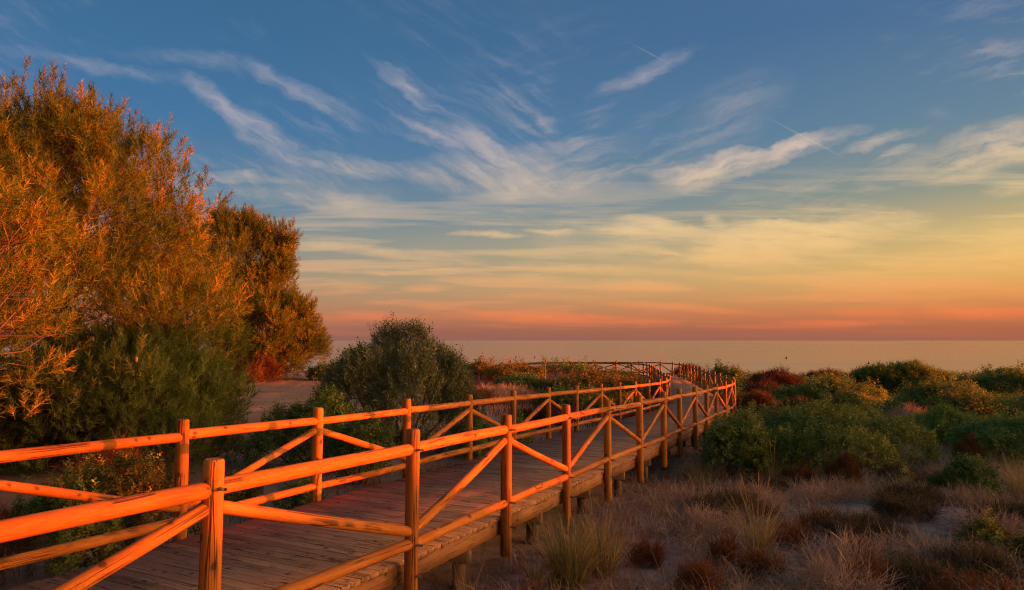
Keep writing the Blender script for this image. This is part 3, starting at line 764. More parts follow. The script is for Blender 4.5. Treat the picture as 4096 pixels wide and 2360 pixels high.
# ------------------------------------------------------------------ pines
def pine(name, label, cx, cy, rx, ry, zc, rz, n, seed, mat, needle=.27, shoots=9, zmin=None, low=.0, trunk_h=None, cones=0, inner=.5, updir=.75, group='pines by the sandy path', zflat=None, tmean=.5, ragged=.13, boughs=40, brad=.24):
    g = np.random.default_rng(seed)
    z0 = gz(cx, cy) - .05; root = empty(name, (cx, cy, z0), label, 'pine tree', group)
    c = np.array([0, 0, zc - z0]); rad = np.array([rx, ry, rz])
    zmin = (z0 + .12 if zmin is None else zmin) - z0
    P = []; O = []
    # rounded boughs set over the crown, and a looser filling between them
    bd = norm(g.normal(size=(boughs, 3))); bd[:, 2] = np.where(bd[:, 2] < -.75, -bd[:, 2], bd[:, 2])
    bc = c + bd * rad * (g.uniform(.66, .92, boughs) * (1 + ragged * vnoise(bd * 3.0, seed)))[:, None]
    br = rad.mean() * brad * g.uniform(.65, 1.35, boughs)
    while sum(map(len, P)) < n:
        k = g.integers(0, boughs, n); d = norm(g.normal(size=(n, 3)) + bd[k] * .55 + np.array([0, 0, .2]))
        p = bc[k] + d * (br[k] * g.uniform(.55, 1.05, n))[:, None] * np.array([1.15, 1.15, .85])
        d0 = norm(g.normal(size=(n, 3))); r = g.uniform(inner ** 3, .85, n) ** (1 / 3.)
        fill = g.uniform(size=n) < .32
        p = np.where(fill[:, None], c + d0 * rad * r[:, None], p); d = np.where(fill[:, None], d0, d)
        m = p[:, 2] > zmin
        P.append(p[m]); O.append(norm(d[m] / rad * rad.mean()))
    P = np.concatenate(P)[:n]; O = np.concatenate(O)[:n]
    ax = norm(O * .62 + np.array([0, 0, updir]) + g.normal(0, .25, P.shape))
    S = Soup()
    N_ = n * shoots
    base = np.repeat(P, shoots, 0); a = np.repeat(ax, shoots, 0)
    topness = np.clip(O[:, 2] * 1.4, 0, 1); blen = np.repeat(g.uniform(.2, .5, n) + .55 * topness * g.uniform(0, 1, n), shoots) * needle / .27
    t = np.tile(np.linspace(0, 1, shoots), n) + g.normal(0, .05, N_)
    A, B, D = basis(a, np.tile(np.arange(shoots) * 2.4, n) + np.repeat(g.uniform(0, 6.28, n), shoots))
    off = (1.08 - np.clip(t, 0, 1)) * (1.45 - .8 * np.repeat(topness, shoots))
    dr = norm(a + A * off[:, None] + np.array([0, 0, .3]))
    sp = base + a * (t * blen - blen * .5)[:, None] + A * (off * .10 * needle / .27)[:, None]
    tone = np.clip(tmean + .34 * vnoise(P * .9, seed + 7) + g.normal(0, .2, n), 0, 1)
    tone = np.clip(np.repeat(tone, shoots) + g.normal(0, .1, N_), 0, 1)
    part = np.arange(N_) % 3
    for q, (tv, tf) in enumerate(TPL['needles']):
        mk = part == q
        v, f = scatter(tv, tf, sp[mk], dr[mk], needle * g.uniform(.75, 1.25, mk.sum()), None, g)
        S.add(v, f, np.repeat(tone[mk], len(tv)))
    link('crown', S.mesh('crown', mat), root)
    # trunk
    H = trunk_h if trunk_h else (zc + rz * .8 - z0)
    tt = np.linspace(0, 1, 9); tp = np.stack([.12 * np.sin(tt * 3 + seed), .12 * np.cos(tt * 2.5 + seed) - .12, tt * H], -1)
    v, f = tube(tp, np.linspace(.055, .008, 9) * (H ** .5) * .9, 9)
    S2 = Soup(); S2.add(v, f); link('trunk', S2.mesh('trunk', M['bark'], True), root)
    # limbs towards sampled tips, and a twig to each tuft
    B = Soup()
    idx = g.choice(n, min(n, 60), replace=False)
    for i in idx:
        b = P[i]; hh = np.clip(b[2] * g.uniform(.35, .75), .3, H * .9)
        s = np.array([np.interp(hh, tp[:, 2], tp[:, 0]), np.interp(hh, tp[:, 2], tp[:, 1]), hh])
        m = (s + b) / 2 + np.array([0, 0, -.1 * np.linalg.norm(b - s)]) + g.normal(0, .12, 3)
        t6 = np.linspace(0, 1, 9)[:, None]; pts = s * (1 - t6) ** 2 + 2 * m * t6 * (1 - t6) + b * t6 ** 2
        pts[1:-1] += g.normal(0, .035, (7, 3))
        v, f = tube(pts, np.linspace(.022, .006, 9) * (H ** .5) * .6, 5); B.add(v, f)
    for i in range(n):
        b = P[i] + ax[i] * .1; s = P[i] - ax[i] * .25 - O[i] * g.uniform(.5, 1.0) * needle / .27 + g.normal(0, .12, 3)
        m = (s + b) / 2 + g.normal(0, .06, 3) - np.array([0, 0, .08])
        v, f = tube(np.array([s, m, b]), np.array([.009, .007, .004]) * needle / .27, 3); B.add(v, f)
    link('branches', B.mesh('branches', M['bark'], True), root)
    if cones:
        cv = np.array([(0, 0, 0)] + [(.028 * math.cos(a), .028 * math.sin(a), -.03) for a in np.arange(6) * 1.047] + [(.02 * math.cos(a + .5), .02 * math.sin(a + .5), -.075) for a in np.arange(6) * 1.047] + [(0, 0, -.1)])
        cf = [(0, 1 + (j + 1) % 6, 1 + j) for j in range(6)] + [(13, 7 + j, 7 + (j + 1) % 6) for j in range(6)]
        for j in range(6): cf += [(1 + j, 1 + (j + 1) % 6, 7 + (j + 1) % 6), (1 + j, 7 + (j + 1) % 6, 7 + j)]
        me = tri_mesh('pine_cone', cv, np.array(cf), M['cone'])
        fr = np.where((O[:, 1] < -.3) & (P[:, 2] + z0 > -.5))[0]
        for i in g.choice(fr, min(cones, len(fr)), replace=False):
            o = link('pine_cone', me, root, Vector(P[i] + O[i] * .28)); o.rotation_euler = (g.uniform(-.5, .5), g.uniform(-.5, .5), 0)
            o.scale = (1.25,) * 3
    return root
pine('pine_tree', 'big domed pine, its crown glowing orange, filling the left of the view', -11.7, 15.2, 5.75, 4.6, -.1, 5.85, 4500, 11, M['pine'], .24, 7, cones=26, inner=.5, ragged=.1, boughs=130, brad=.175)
pine('pine_tree', 'flat-topped pine with dark green inner boughs, behind the big domed pine', -15.7, 38.0, 3.75, 3.0, 4.5, 2.55, 1400, 12, M['pine'], .32, 7, zmin=2.3, trunk_h=8.0, inner=.5, tmean=.48, ragged=.12, boughs=46, brad=.22)
pine('pine_tree', 'round low-branched pine at the sea end of the sandy path', -13.0, 36.0, 2.75, 2.6, .35, 2.45, 1250, 13, M['pine'], .32, 7, inner=.55, tmean=.52, ragged=.12, boughs=42, brad=.21)
pine('pine_tree', 'pale sunlit pine boughs at the left edge, nearest the railing', -8.5, 9.7, 2.1, 1.7, .2, 2.25, 360, 14, M['pine'], .22, 7, inner=.5, cones=10, tmean=.45, boughs=16, brad=.3)
pine('pine_tree', 'low shaded green young pine in front of the big domed pine', -7.6, 13.0, 2.2, 1.7, -1.75, 1.85, 760, 15, M['pine_dark'], .22, 7, inner=.55, cones=4, boughs=26, brad=.27)

# ------------------------------------------------------------------ shrubs
GR, GM, GL = 'shrubs on the dune right of the boardwalk', 'shrubs between the boardwalk and the sea', 'shrubs between the pines and the boardwalk'
# left of the boardwalk
shrub('olive_shrub', 'tall grey-green upright shrub standing against the sea behind the railing', 'shrub', -2.66, 16.5, 1.72, .5, M['olive'], 'narrow', 6800, .26, 1.5, GL, 26, 1, .7, 16, .55, spikes=170, slen=.4)
shrub('mastic_shrub', 'dark green leafy shrub beside the sandy path, below the tall grey-green one', 'shrub', -3.72, 13.2, 1.0, -.9, M['mastic'], 'leafy', 2400, .17, 1.0, GL, 9, 2, .55, 8, .42, spikes=70, slen=.3)
shrub('mastic_shrub', 'small dark green shrub close behind the far railing, below the tall grey-green one', 'shrub', -2.6, 11.9, .6, -1.25, M['mastic'], 'leafy', 1300, .16, .6, GL, 6, 3, .55, 6, .45)
shrub('yellowing_shrub', 'low shrub with small yellow leaves behind the railing at lower left', 'shrub', -4.35, 7.7, .78, -1.27, M['yellow'], 'round', 2600, .09, .75, GL, 10, 4, .65, 10, .5, .3, spikes=120, slen=.3)
shrub('mastic_shrub', 'low olive-green shrub left of the small-leaved yellow one, behind the rails', 'shrub', -5.35, 8.6, .62, -1.6, M['mastic'], 'leafy', 1100, .13, .6, GL, 8, 301, .6, 6, .5, .3)
shrub('mastic_shrub', 'knee-high green plant on the sand under the far railing, nearest the near post', 'shrub', -3.05, 9.9, .42, -1.98, M['mastic'], 'leafy', 600, .12, .4, GL, 6, 302, .6, 5, .55, .3)
shrub('yellowing_shrub', 'low yellow-green plant between the far railing and the sandy path', 'shrub', -4.2, 10.4, .5, -1.95, M['yellow'], 'round', 900, .1, .45, GL, 7, 303, .6, 5, .45, .3)
shrub('dry_shrub', 'rust-red twiggy shrub at the foot of the round pine', 'shrub', -12.3, 33.6, 1.2, -.75, M['rust'], 'twigs', 900, .42, 1.0, GL, 7, 5, .7, 6, .6)
shrub('mastic_shrub', 'small green shrub on the sand between the round pine and the tall grey-green shrub', 'shrub', -9.85, 36, 1.0, -1.35, M['mastic'], 'leafy', 700, .34, .9, GL, 6, 6, .5, 5, .6)
shrub('dry_shrub', 'bare brown twigs of a dead shrub under the low young pine', 'shrub', -5.75, 9.9, .62, -1.35, M['rust'], 'fine', 420, .26, .5, GL, 6, 7, .8, 10, .7)
shrub('dry_shrub', 'dark red-brown dry shrub below the rails at the left edge', 'shrub', -5.3, 7.0, .42, -1.55, M['rust'], 'fine', 700, .16, .4, GL, 5, 8, .6, 6, .3)
shrub('mastic_shrub', 'bright green leafy shrub close behind the far railing, left of the walk\'s midpoint', 'shrub', -.95, 15.7, .62, -1.78, M['bright'], 'leafy', 1200, .17, .6, GM, 7, 9, .6, 6, .45)
shrub('mastic_shrub', 'little bright green shrub seen through the far railing, beside the red heath', 'shrub', .0, 17.6, .5, -2.0, M['bright'], 'leafy', 700, .18, .5, GM, 5, 10, .6, 5, .55)
shrub('red_heath', 'dark red low heath seen through the far railing', 'shrub', .75, 21.0, 1.0, -2.05, M['red'], 'twigs', 900, .25, 1.1, GM, 8, 11, .6, 5, .3)
shrub('dry_shrub', 'grey-brown dry brush behind the far railing, left of the sunlit shrubs', 'shrub', -.5, 25.5, 1.1, -1.75, M['grey'], 'fine', 800, .36, 1.3, GM, 7, 12, .7, 5, .4)
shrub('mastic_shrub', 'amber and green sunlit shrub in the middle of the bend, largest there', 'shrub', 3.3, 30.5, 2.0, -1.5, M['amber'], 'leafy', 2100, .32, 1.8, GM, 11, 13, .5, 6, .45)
shrub('mastic_shrub', 'dark green shrub at the foot of the largest amber shrub', 'shrub', 2.2, 26.3, 1.35, -1.9, M['mastic'], 'leafy', 1300, .27, 1.2, GM, 8, 14, .5, 6, .35)
shrub('mastic_shrub', 'flat dark green shrub just in front of the far leg of railing', 'shrub', 4.0, 51.5, 2.6, -2.05, M['mastic'], 'leafy', 1000, .45, 1.6, GM, 8, 15, .5, 5, .5)
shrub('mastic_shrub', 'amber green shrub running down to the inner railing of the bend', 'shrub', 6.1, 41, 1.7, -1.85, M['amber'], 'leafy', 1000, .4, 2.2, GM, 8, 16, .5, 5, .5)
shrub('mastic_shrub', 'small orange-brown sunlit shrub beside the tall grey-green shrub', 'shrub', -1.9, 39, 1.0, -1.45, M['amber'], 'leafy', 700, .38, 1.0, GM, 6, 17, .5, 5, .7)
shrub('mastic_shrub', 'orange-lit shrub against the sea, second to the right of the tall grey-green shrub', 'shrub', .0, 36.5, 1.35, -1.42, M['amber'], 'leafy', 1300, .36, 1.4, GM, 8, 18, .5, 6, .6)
shrub('mastic_shrub', 'low green shrub below the orange-lit shrubs near the sea', 'shrub', .2, 31.5, 1.3, -1.85, M['mastic'], 'leafy', 1000, .32, 1.1, GM, 7, 19, .5, 5, .5)
shrub('mastic_shrub', 'yellow-green shrub close behind the far railing where the walk starts to bend', 'shrub', 4.0, 26.8, .85, -1.95, M['yellow'], 'leafy', 900, .25, .9, GM, 6, 20, .5, 5, .6)
shrub('red_heath', 'dark red heath tucked inside the bend of the railing', 'shrub', 5.55, 31.0, .85, -2.2, M['red'], 'twigs', 700, .3, 1.2, GM, 6, 21, .6, 5, .35)
shrub('red_heath', 'pink-red dry heath at the right foot of the tall grey-green shrub', 'shrub', -1.3, 24.5, .6, -1.75, M['red'], 'twigs', 350, .33, .6, GM, 5, 22, .7, 5, .85)
# right of the boardwalk
shrub('mastic_shrub', 'large rounded olive-green shrub pressed against the boardwalk on its right', 'shrub', 7.15, 16.7, 2.55, -1.45, M['mastic'], 'leafy', 6000, .18, 1.9, GR, 18, 31, .55, 12, .55, .35, spikes=230, slen=.32)
shrub('mastic_shrub', 'dark green shrub hiding the railing\'s lower rail beside the large rounded one', 'shrub', 5.15, 15.5, .95, -1.62, M['mastic'], 'leafy', 2000, .18, .8, GR, 7, 32, .5, 7, .35)
shrub('mastic_shrub', 'small round dark shrub behind the large rounded one', 'shrub', 10.7, 22.3, .95, -1.6, M['mastic'], 'leafy', 900, .24, .9, GR, 6, 33, .5, 5, .35)
shrub('mastic_shrub', 'long low flat-topped green shrub with amber top, beyond the large rounded one', 'shrub', 13.8, 30, 2.5, -1.6, M['mastic'], 'leafy', 1900, .33, 1.6, GR, 11, 34, .5, 6, .7)
shrub('mastic_shrub', 'broad dark shrub with orange-tipped crest, right of the pale grey-green brush', 'shrub', 15.9, 25, 2.1, -1.5, M['mastic'], 'leafy', 2100, .28, 1.7, GR, 11, 35, .5, 6, .5)
shrub('juniper_shrub', 'spreading tiered juniper rising highest on the right skyline', 'shrub', 22.7, 40, 3.0, -1.3, M['mastic'], 'needles', 2000, .42, 1.6, GR, 14, 36, .3, 8, .5)
shrub('mastic_shrub', 'dark shrub bank on the skyline at the right edge', 'shrub', 26.9, 37, 3.2, -1.66, M['mastic'], 'leafy', 1800, .38, 1.8, GR, 11, 37, .5, 6, .45)
shrub('mastic_shrub', 'fresh green shrub at the right edge, above the tall pale grass', 'shrub', 12.7, 17.2, 1.35, -1.88, M['bright'], 'leafy', 1900, .2, 1.1, GR, 9, 38, .6, 6, .55)
shrub('grey_shrub', 'pale grey-green wispy shrub right of the large rounded one', 'shrub', 12.3, 20, 1.25, -1.95, M['bright'], 'narrow', 1500, .25, 1.0, GR, 8, 39, .7, 6, .6)
shrub('dry_shrub', 'red-brown rounded dry shrub in front of the fresh green one', 'shrub', 10.3, 15.6, .42, -2.05, M['rust'], 'fine', 800, .15, .4, GR, 5, 40, .6, 5, .25)
shrub('mastic_shrub', 'small dark green shrub sitting in the dry grass at right', 'shrub', 8.3, 12.6, .6, -2.12, M['mastic'], 'leafy', 1200, .13, .5, GR, 6, 41, .5, 5, .4)
shrub('dry_shrub', 'rust-brown dome-shaped dry shrub at the foot of the large rounded shrub', 'shrub', 6.55, 13.7, .42, -2.2, M['rust'], 'fine', 900, .14, .36, GR, 5, 42, .6, 5, .5)
shrub('dry_shrub', 'smaller rust-brown dry shrub left of the dome-shaped one', 'shrub', 5.6, 13.5, .32, -2.35, M['rust'], 'fine', 500, .14, .3, GR, 4, 43, .6, 5, .35)
shrub('red_heath', 'crimson heath shrub on the skyline nearest the boardwalk', 'shrub', 16.5, 43, 2.0, -1.68, M['red'], 'twigs', 1500, .42, 1.4, GR, 10, 44, .5, 6, .45)
shrub('red_heath', 'far purple-red heath on the skyline beside the juniper', 'shrub', 23.6, 52, 1.6, -2.2, M['red'], 'twigs', 700, .5, 1.2, GR, 7, 45, .5, 5, .6)
shrub('red_heath', 'small crimson patch of heath below the long flat-topped shrub', 'shrub', 11.1, 26.7, .75, -2.15, M['red'], 'twigs', 600, .28, .6, GR, 5, 46, .5, 5, .5)
shrub('red_heath', 'low red heath just outside the railing\'s bend', 'shrub', 12.1, 33, 1.15, -1.85, M['red'], 'twigs', 900, .34, 1.2, GR, 7, 47, .5, 5, .5)
shrub('mastic_shrub', 'round dark green shrub on the skyline just outside the railing', 'shrub', 15.4, 50, 1.5, -1.85, M['mastic'], 'leafy', 800, .42, 1.2, GR, 7, 48, .5, 5, .5)
shrub('red_heath', 'dark red dome of heath beyond the far turn of the railing', 'shrub', 15.4, 60.5, 1.8, -2.1, M['red'], 'twigs', 600, .5, 1.3, GR, 7, 49, .5, 5, .25)
shrub('mastic_shrub', 'mid green shrub at the right edge below the skyline bank', 'shrub', 18.5, 24.6, 1.3, -1.85, M['bright'], 'leafy', 1000, .27, 1.2, GR, 8, 50, .5, 5, .4)
shrub('mastic_shrub', 'farthest dark shrub on the skyline at the right edge', 'shrub', 34.5, 48, 2.0, -1.95, M['mastic'], 'leafy', 700, .42, 1.4, GR, 7, 51, .5, 5, .4)
shrub('mastic_shrub', 'green shrub between the juniper and the orange-crested one', 'shrub', 19.6, 32, 2.2, -1.95, M['mastic'], 'leafy', 1300, .34, 1.5, GR, 9, 52, .5, 5, .5)
shrub('dry_shrub', 'tawny dry brush behind the large rounded shrub, near the railing', 'shrub', 10.2, 29.0, .8, -2.1, M['rust'], 'fine', 900, .3, .9, GR, 6, 53, .8, 5, .9)
shrub('dry_shrub', 'pinkish dry brush between the dark round shrub and the orange-crested one', 'shrub', 13.2, 23.0, .8, -2.1, M['grey'], 'fine', 600, .3, .7, GR, 6, 54, .8, 5, .6)
# dark cushion plants in the dry grass
GC = 'dark cushion plants in the dry grass'
for i, (x, y, rx, h, lb) in enumerate([
    (3.4, 10.6, .62, .34, 'dark cushion plant with yellow-green tips behind the big grass tuft'),
    (5.95, 10.6, .42, .3, 'dark green-black cushion plant in the middle of the dry hollow'),
    (4.72, 9.4, .52, .26, 'low brown cushion plant in front of the green-black one'),
    (5.0, 13.4, .62, .36, 'brown cushion plant at the near foot of the large rounded shrub'),
    (6.7, 11.7, .5, .28, 'brown cushion plant under bleached grass, behind the green-black one'),
    (4.4, 7.7, .5, .24, 'grey-brown cushion plant nearest the camera, bottom right'),
    (5.3, 7.9, .45, .3, 'grey-brown cushion plant beside the yellow plants, bottom right'),
    (8.1, 14.7, .6, .34, 'brown cushion plant below the grey-green wispy shrub'),
    (4.2, 14.9, .5, .34, 'grey-brown cushion plant by the boardwalk piles'),
    (7.3, 10.1, .55, .3, 'brown cushion plant at right, below the small dark green shrub')]):
    z = gz(x, y)
    shrub('cushion_plant', lb, 'plant', x, y, rx, z + h, M['heath'], 'twigs', 420, .18, rx * .8, GC, 9, 60 + i, .5, 4, .45, .35, spikes=30, slen=.16)
# dead grey scrub tangled in the hollow
gs = np.random.default_rng(640)
for i, (x, y, lb) in enumerate([
    (3.9, 8.2, 'pale dead scrub just right of the big stalked grass tuft'),
    (5.0, 8.6, 'pale dead scrub in front of the low brown cushion plant'),
    (6.5, 9.4, 'pale dead scrub behind the yellow-green pair of plants'),
    (4.1, 11.6, 'grey dead scrub behind the cushion plant with yellow-green tips'),
    (5.4, 12.1, 'grey dead scrub halfway between the dry hollow and the large rounded shrub'),
    (6.1, 13.1, 'grey dead scrub in front of the dome-shaped rusty shrub'),
    (7.6, 11.6, 'grey dead scrub left of the small dark green shrub at right'),
    (7.2, 14.3, 'grey dead scrub at the right foot of the large rounded shrub'),
    (9.1, 14.7, 'grey dead scrub in front of the red-brown rounded dry shrub'),
    (2.6, 9.6, 'grey dead scrub left of the big stalked tuft, towards the boardwalk'),
    (3.0, 11.4, 'grey dead scrub on rusty ground near the boardwalk piles'),
    (3.4, 7.3, 'pale dead scrub at the bottom edge, among the rusty plants')]):
    rx = float(gs.uniform(.4, .75)); z = gz(x, y)
    shrub('dead_scrub', lb, 'dead scrub', x, y, rx, z + float(gs.uniform(.28, .42)), M['grey'], 'fine', 150, .27, rx * .7, 'dead scrub in the dry hollow', 7, 650 + i, .05, 7, .5, .35)
# rust-coloured small plants
GP = 'small rust-red plants in the sand'
for i, (x, y, rx, h, lb) in enumerate([
    (2.8, 7.85, .17, .26, 'rust-red tuft plant below the big grass tuft'),
    (2.54, 8.35, .13, .24, 'rust-red plant left of the big grass tuft'),
    (3.78, 7.5, .15, .28, 'small rust-red plant on the sand patch, bottom edge'),
    (4.2, 8.55, .14, .2, 'small rust-red plant on the edge of the sand patch'),
    (4.55, 7.05, .34, .3, 'wide rust-orange plant at the bottom right edge'),
    (1.95, 7.35, .2, .3, 'rust-brown plant at the bottom edge, right of the railing-side grass tufts'),
    (1.6, 8.2, .12, .24, 'little rust plant on bare sand right of the boardwalk'),
    (3.7, 9.25, .3, .26, 'spreading rust-brown plant behind the big grass tuft'),
    (8.5, 13.9, .42, .34, 'rust-brown feathery plant right of the small dark green shrub'),
    (4.45, 10.0, .3, .22, 'rust-brown plant beside the low brown cushion plant')]):
    z = gz(x, y)
    shrub('rusty_plant', lb, 'plant', x, y, rx * 1.5, z + h * .95, M['rust'], 'fine', 170, .17, rx * 1.2, GP, 6, 80 + i, .7, 4, .5, spikes=30, slen=.15)
for i, (x, y, rx, h, lb) in enumerate([
    (5.95, 8.75, .3, .42, 'yellow-green leafy plant at right, taller of the pair'),
    (6.3, 8.45, .22, .3, 'yellow-green leafy plant at right, lower of the pair'),
    (8.1, 14.3, .2, .35, 'yellow-green sprig in the dry grass below the large rounded shrub')]):
    z = gz(x, y)
    shrub('yellow_plant', lb, 'plant', x, y, rx, z + h, M['yellow'], 'leafy', 260, .13, rx, 'yellow-green plants at right', 4, 95 + i, .8, 5, .62)

# ------------------------------------------------------------------ grass
def blades(pos, az, lean, length, width, droop, g, seg=3):
    """curved tapering blades as triangles; returns verts, faces"""
    n = len(pos); d = np.stack([np.cos(az), np.sin(az), np.zeros(n)], -1); s = np.stack([-np.sin(az), np.cos(az), np.zeros(n)], -1)
    tw = g.uniform(-1, 1, n)[:, None]; s = norm(s + d * tw)
    rows = []
    p = pos.copy(); ang = lean.copy()
    for k in range(seg):
        w = (width * (1 - .8 * k / seg))[:, None]
        rows += [p - s * w / 2, p + s * w / 2]
        st = (length / seg)[:, None]
        p = p + (d * np.sin(ang)[:, None] + np.array([0, 0, 1.0]) * np.cos(ang)[:, None]) * st
        ang = ang + droop / seg
    rows.append(p)
    v = np.stack(rows, 1); m = v.shape[1]; f = []
    for k in range(seg - 1):
        a = 2 * k; f += [(a, a + 1, a + 3), (a, a + 3, a + 2)]
    a = 2 * (seg - 1); f.append((a, a + 1, a + 2))
    f = np.array(f)[None] + (np.arange(n) * m)[:, None, None]
    return v.reshape(-1, 3), f.reshape(-1, 3), m
def tussock(x, y, n, L, label, seed, spread=.5, mat='marram', tmean=.5, width=.007, group='grass tufts right of the boardwalk', stalks=0, name='grass_tuft'):
    g = np.random.default_rng(seed + 300); z = gz(x, y) - .02
    root = empty(name, (x, y, z), label, 'grass tuft', group)
    az = g.uniform(0, 6.28, n); rb = g.uniform(0, .12, n) * (L / .7)
    pos = np.stack([np.cos(az) * rb, np.sin(az) * rb, np.zeros(n)], -1); az = az + g.normal(0, .5, n)
    lean = np.abs(g.normal(0, spread, n)) + .05
    v, f, m = blades(pos, az, lean, L * g.uniform(.45, 1.1, n), np.full(n, width) * g.uniform(.7, 1.3, n), g.uniform(.1, 1.1, n), g, 4)
    S = Soup(); S.add(v, f, np.clip(np.repeat(g.normal(tmean, .22, n), m), 0, 1))
    link('blades', S.mesh('blades', M[mat]), root)
    for i in range(stalks):
        a = g.uniform(0, 6.28); top = np.array([math.cos(a) * .22, math.sin(a) * .22, L * g.uniform(1.0, 1.3)]); t = np.linspace(0, 1, 6)[:, None]
        top[:2] *= g.uniform(.6, 2.0); pts = top * t + np.array([0, 0, .25]) * t * (1 - t)
        v, f = tube(pts, [.003, .003, .0025, .004, .006, .002], 4)
        S = Soup(); S.add(v, f, np.full(len(v), .8)); link('flower_stalk', S.mesh('flower_stalk', M['marram']), root)
for i, a in enumerate([
    (3.09, 8.75, 190, .85, 'big grass tuft with tawny seed stalks in the middle of the dry hollow', .32, .6, .008, 4),
    (3.5, 12.9, 150, .85, 'blue-green grass tuft beside the boardwalk piles', .3, .15, .008, 0),
    (5.5, 14.6, 70, .85, 'thin grass tuft with a tawny stalk in front of the large rounded shrub', .25, .45, .007, 2),
    (9.25, 12.6, 330, .95, 'broad pale grass tuft at the right edge', .5, .85, .008, 0),
    (6.9, 10.2, 70, .7, 'thin yellowish grass tuft left of the broad pale one', .25, .7, .007, 0),
    (.62, 7.55, 420, .9, 'dense green grass tuft beside the boardwalk at the bottom edge', .36, .35, .012, 0),
    (1.02, 7.95, 260, .85, 'grass tuft with drooping tips right behind the dense green one', .4, .5, .011, 0),
    (-.45, 7.0, 60, .6, 'sparse straw-coloured grass at the foot of the near railing post', .3, .8, .006, 0),
    (2.3, 10.5, 70, .55, 'small sparse grass tuft right of the boardwalk on rusty ground', .4, .55, .006, 0),
    (6.4, 12.9, 110, .5, 'bleached grass tuft among the brown cushion plants', .55, .85, .006, 0),
    (7.6, 13.5, 110, .55, 'bleached grass tuft left of the small dark green shrub', .55, .9, .006, 0),
    (10.3, 13.6, 160, .7, 'pale grass tuft behind the broad one at the right edge', .5, .8, .007, 0),
    (.25, 7.35, 90, .5, 'short green grass tuft under the boardwalk edge at the bottom', .4, .3, .007, 0),
    (10.9, 28.0, 220, .9, 'orange-lit dry grass tuft at the outside of the railing\'s bend', .3, .95, .012, 0),
    (5.2, 54.0, 90, .9, 'tuft of reedy grass in front of the far leg of railing', .3, .8, .014, 0)]):
    x, y, n, L, lb, sp, tm, wd, stk = a
    tussock(x, y, n, L, lb, i, sp, 'marram', tm, wd, stalks=stk)

def right_region(g, n, ymin, ymax, power=1.6):
    y = ymin + (ymax - ymin) * g.uniform(0, 1, n) ** power
    xr = deck_xz(y)[0]
    x = g.uniform(0, 1, n) * (np.minimum(.80 * y + 1.2, 17.5) - (xr - .3)) + xr - .3
    return x, y
def cover(name, label, cat, n, seed, mat, Ls, wd, lean, patch, thr, ymin=5.5, ymax=24, power=1.7, tm=.5, dens=None, droop=(.3, 2.2)):
    g = np.random.default_rng(seed)
    x, y = right_region(g, n, ymin, ymax, power)
    # grow in little bunches
    k = max(1, n // 7); cx, cy = x[:k], y[:k]; w = g.integers(0, k, n)
    x = cx[w] + g.normal(0, .09, n); y = cy[w] + g.normal(0, .09, n)
    pn = vnoise(np.stack([x, y], -1) * patch, seed); keep = pn > thr
    if dens is not None: keep &= dens(x, y, g)
    x, y, w = x[keep], y[keep], w[keep]; m_ = len(x)
    pos = np.stack([x, y, ground(x, y) - .01], -1)
    v, f, m = blades(pos, g.uniform(0, 6.28, m_), np.abs(g.normal(0, lean, m_)), g.uniform(*Ls, m_) * (1 + .03 * (y - 8)), wd * (1 + .06 * np.maximum(y - 8, 0)) * g.uniform(.6, 1.3, m_), g.uniform(*droop, m_), g, 4)
    tb = g.uniform(-.2, .2, k)
    S = Soup(); S.add(v, f, np.clip(np.repeat(tm + tb[w] + g.normal(0, .15, m_), m), 0, 1))
    o = link(name, S.mesh(name, M[mat])); tag(o, label, cat, kind='stuff')
near_walk = lambda x, y, g: g.uniform(0, 1, len(x)) < np.clip(1.25 - (x - deck_xz(y)[0]) / 4.0, .3, 1)
off_walk = lambda x, y, g: g.uniform(0, 1, len(x)) < np.clip(.25 + (x - deck_xz(y)[0]) / 3.0, .1, 1)
cover('dry_grass', 'bleached dry grass covering the hollow right of the boardwalk', 'dry grass', 52000, 401, 'dry', (.1, .4), .0075, 1.2, .5, -.08, tm=.5, dens=off_walk)
cover('rusty_grass', 'rust-coloured dry grass along the foot of the boardwalk', 'dry grass', 40000, 402, 'rustgrass', (.08, .34), .007, 1.1, .6, -.35, tm=.45, dens=near_walk)
cover('twig_litter', 'grey dead twigs and stems lying on the sand right of the boardwalk', 'twigs', 26000, 403, 'dry', (.2, .6), .008, .9, .8, -.3, tm=.6, droop=(1.2, 3.2), power=1.5)

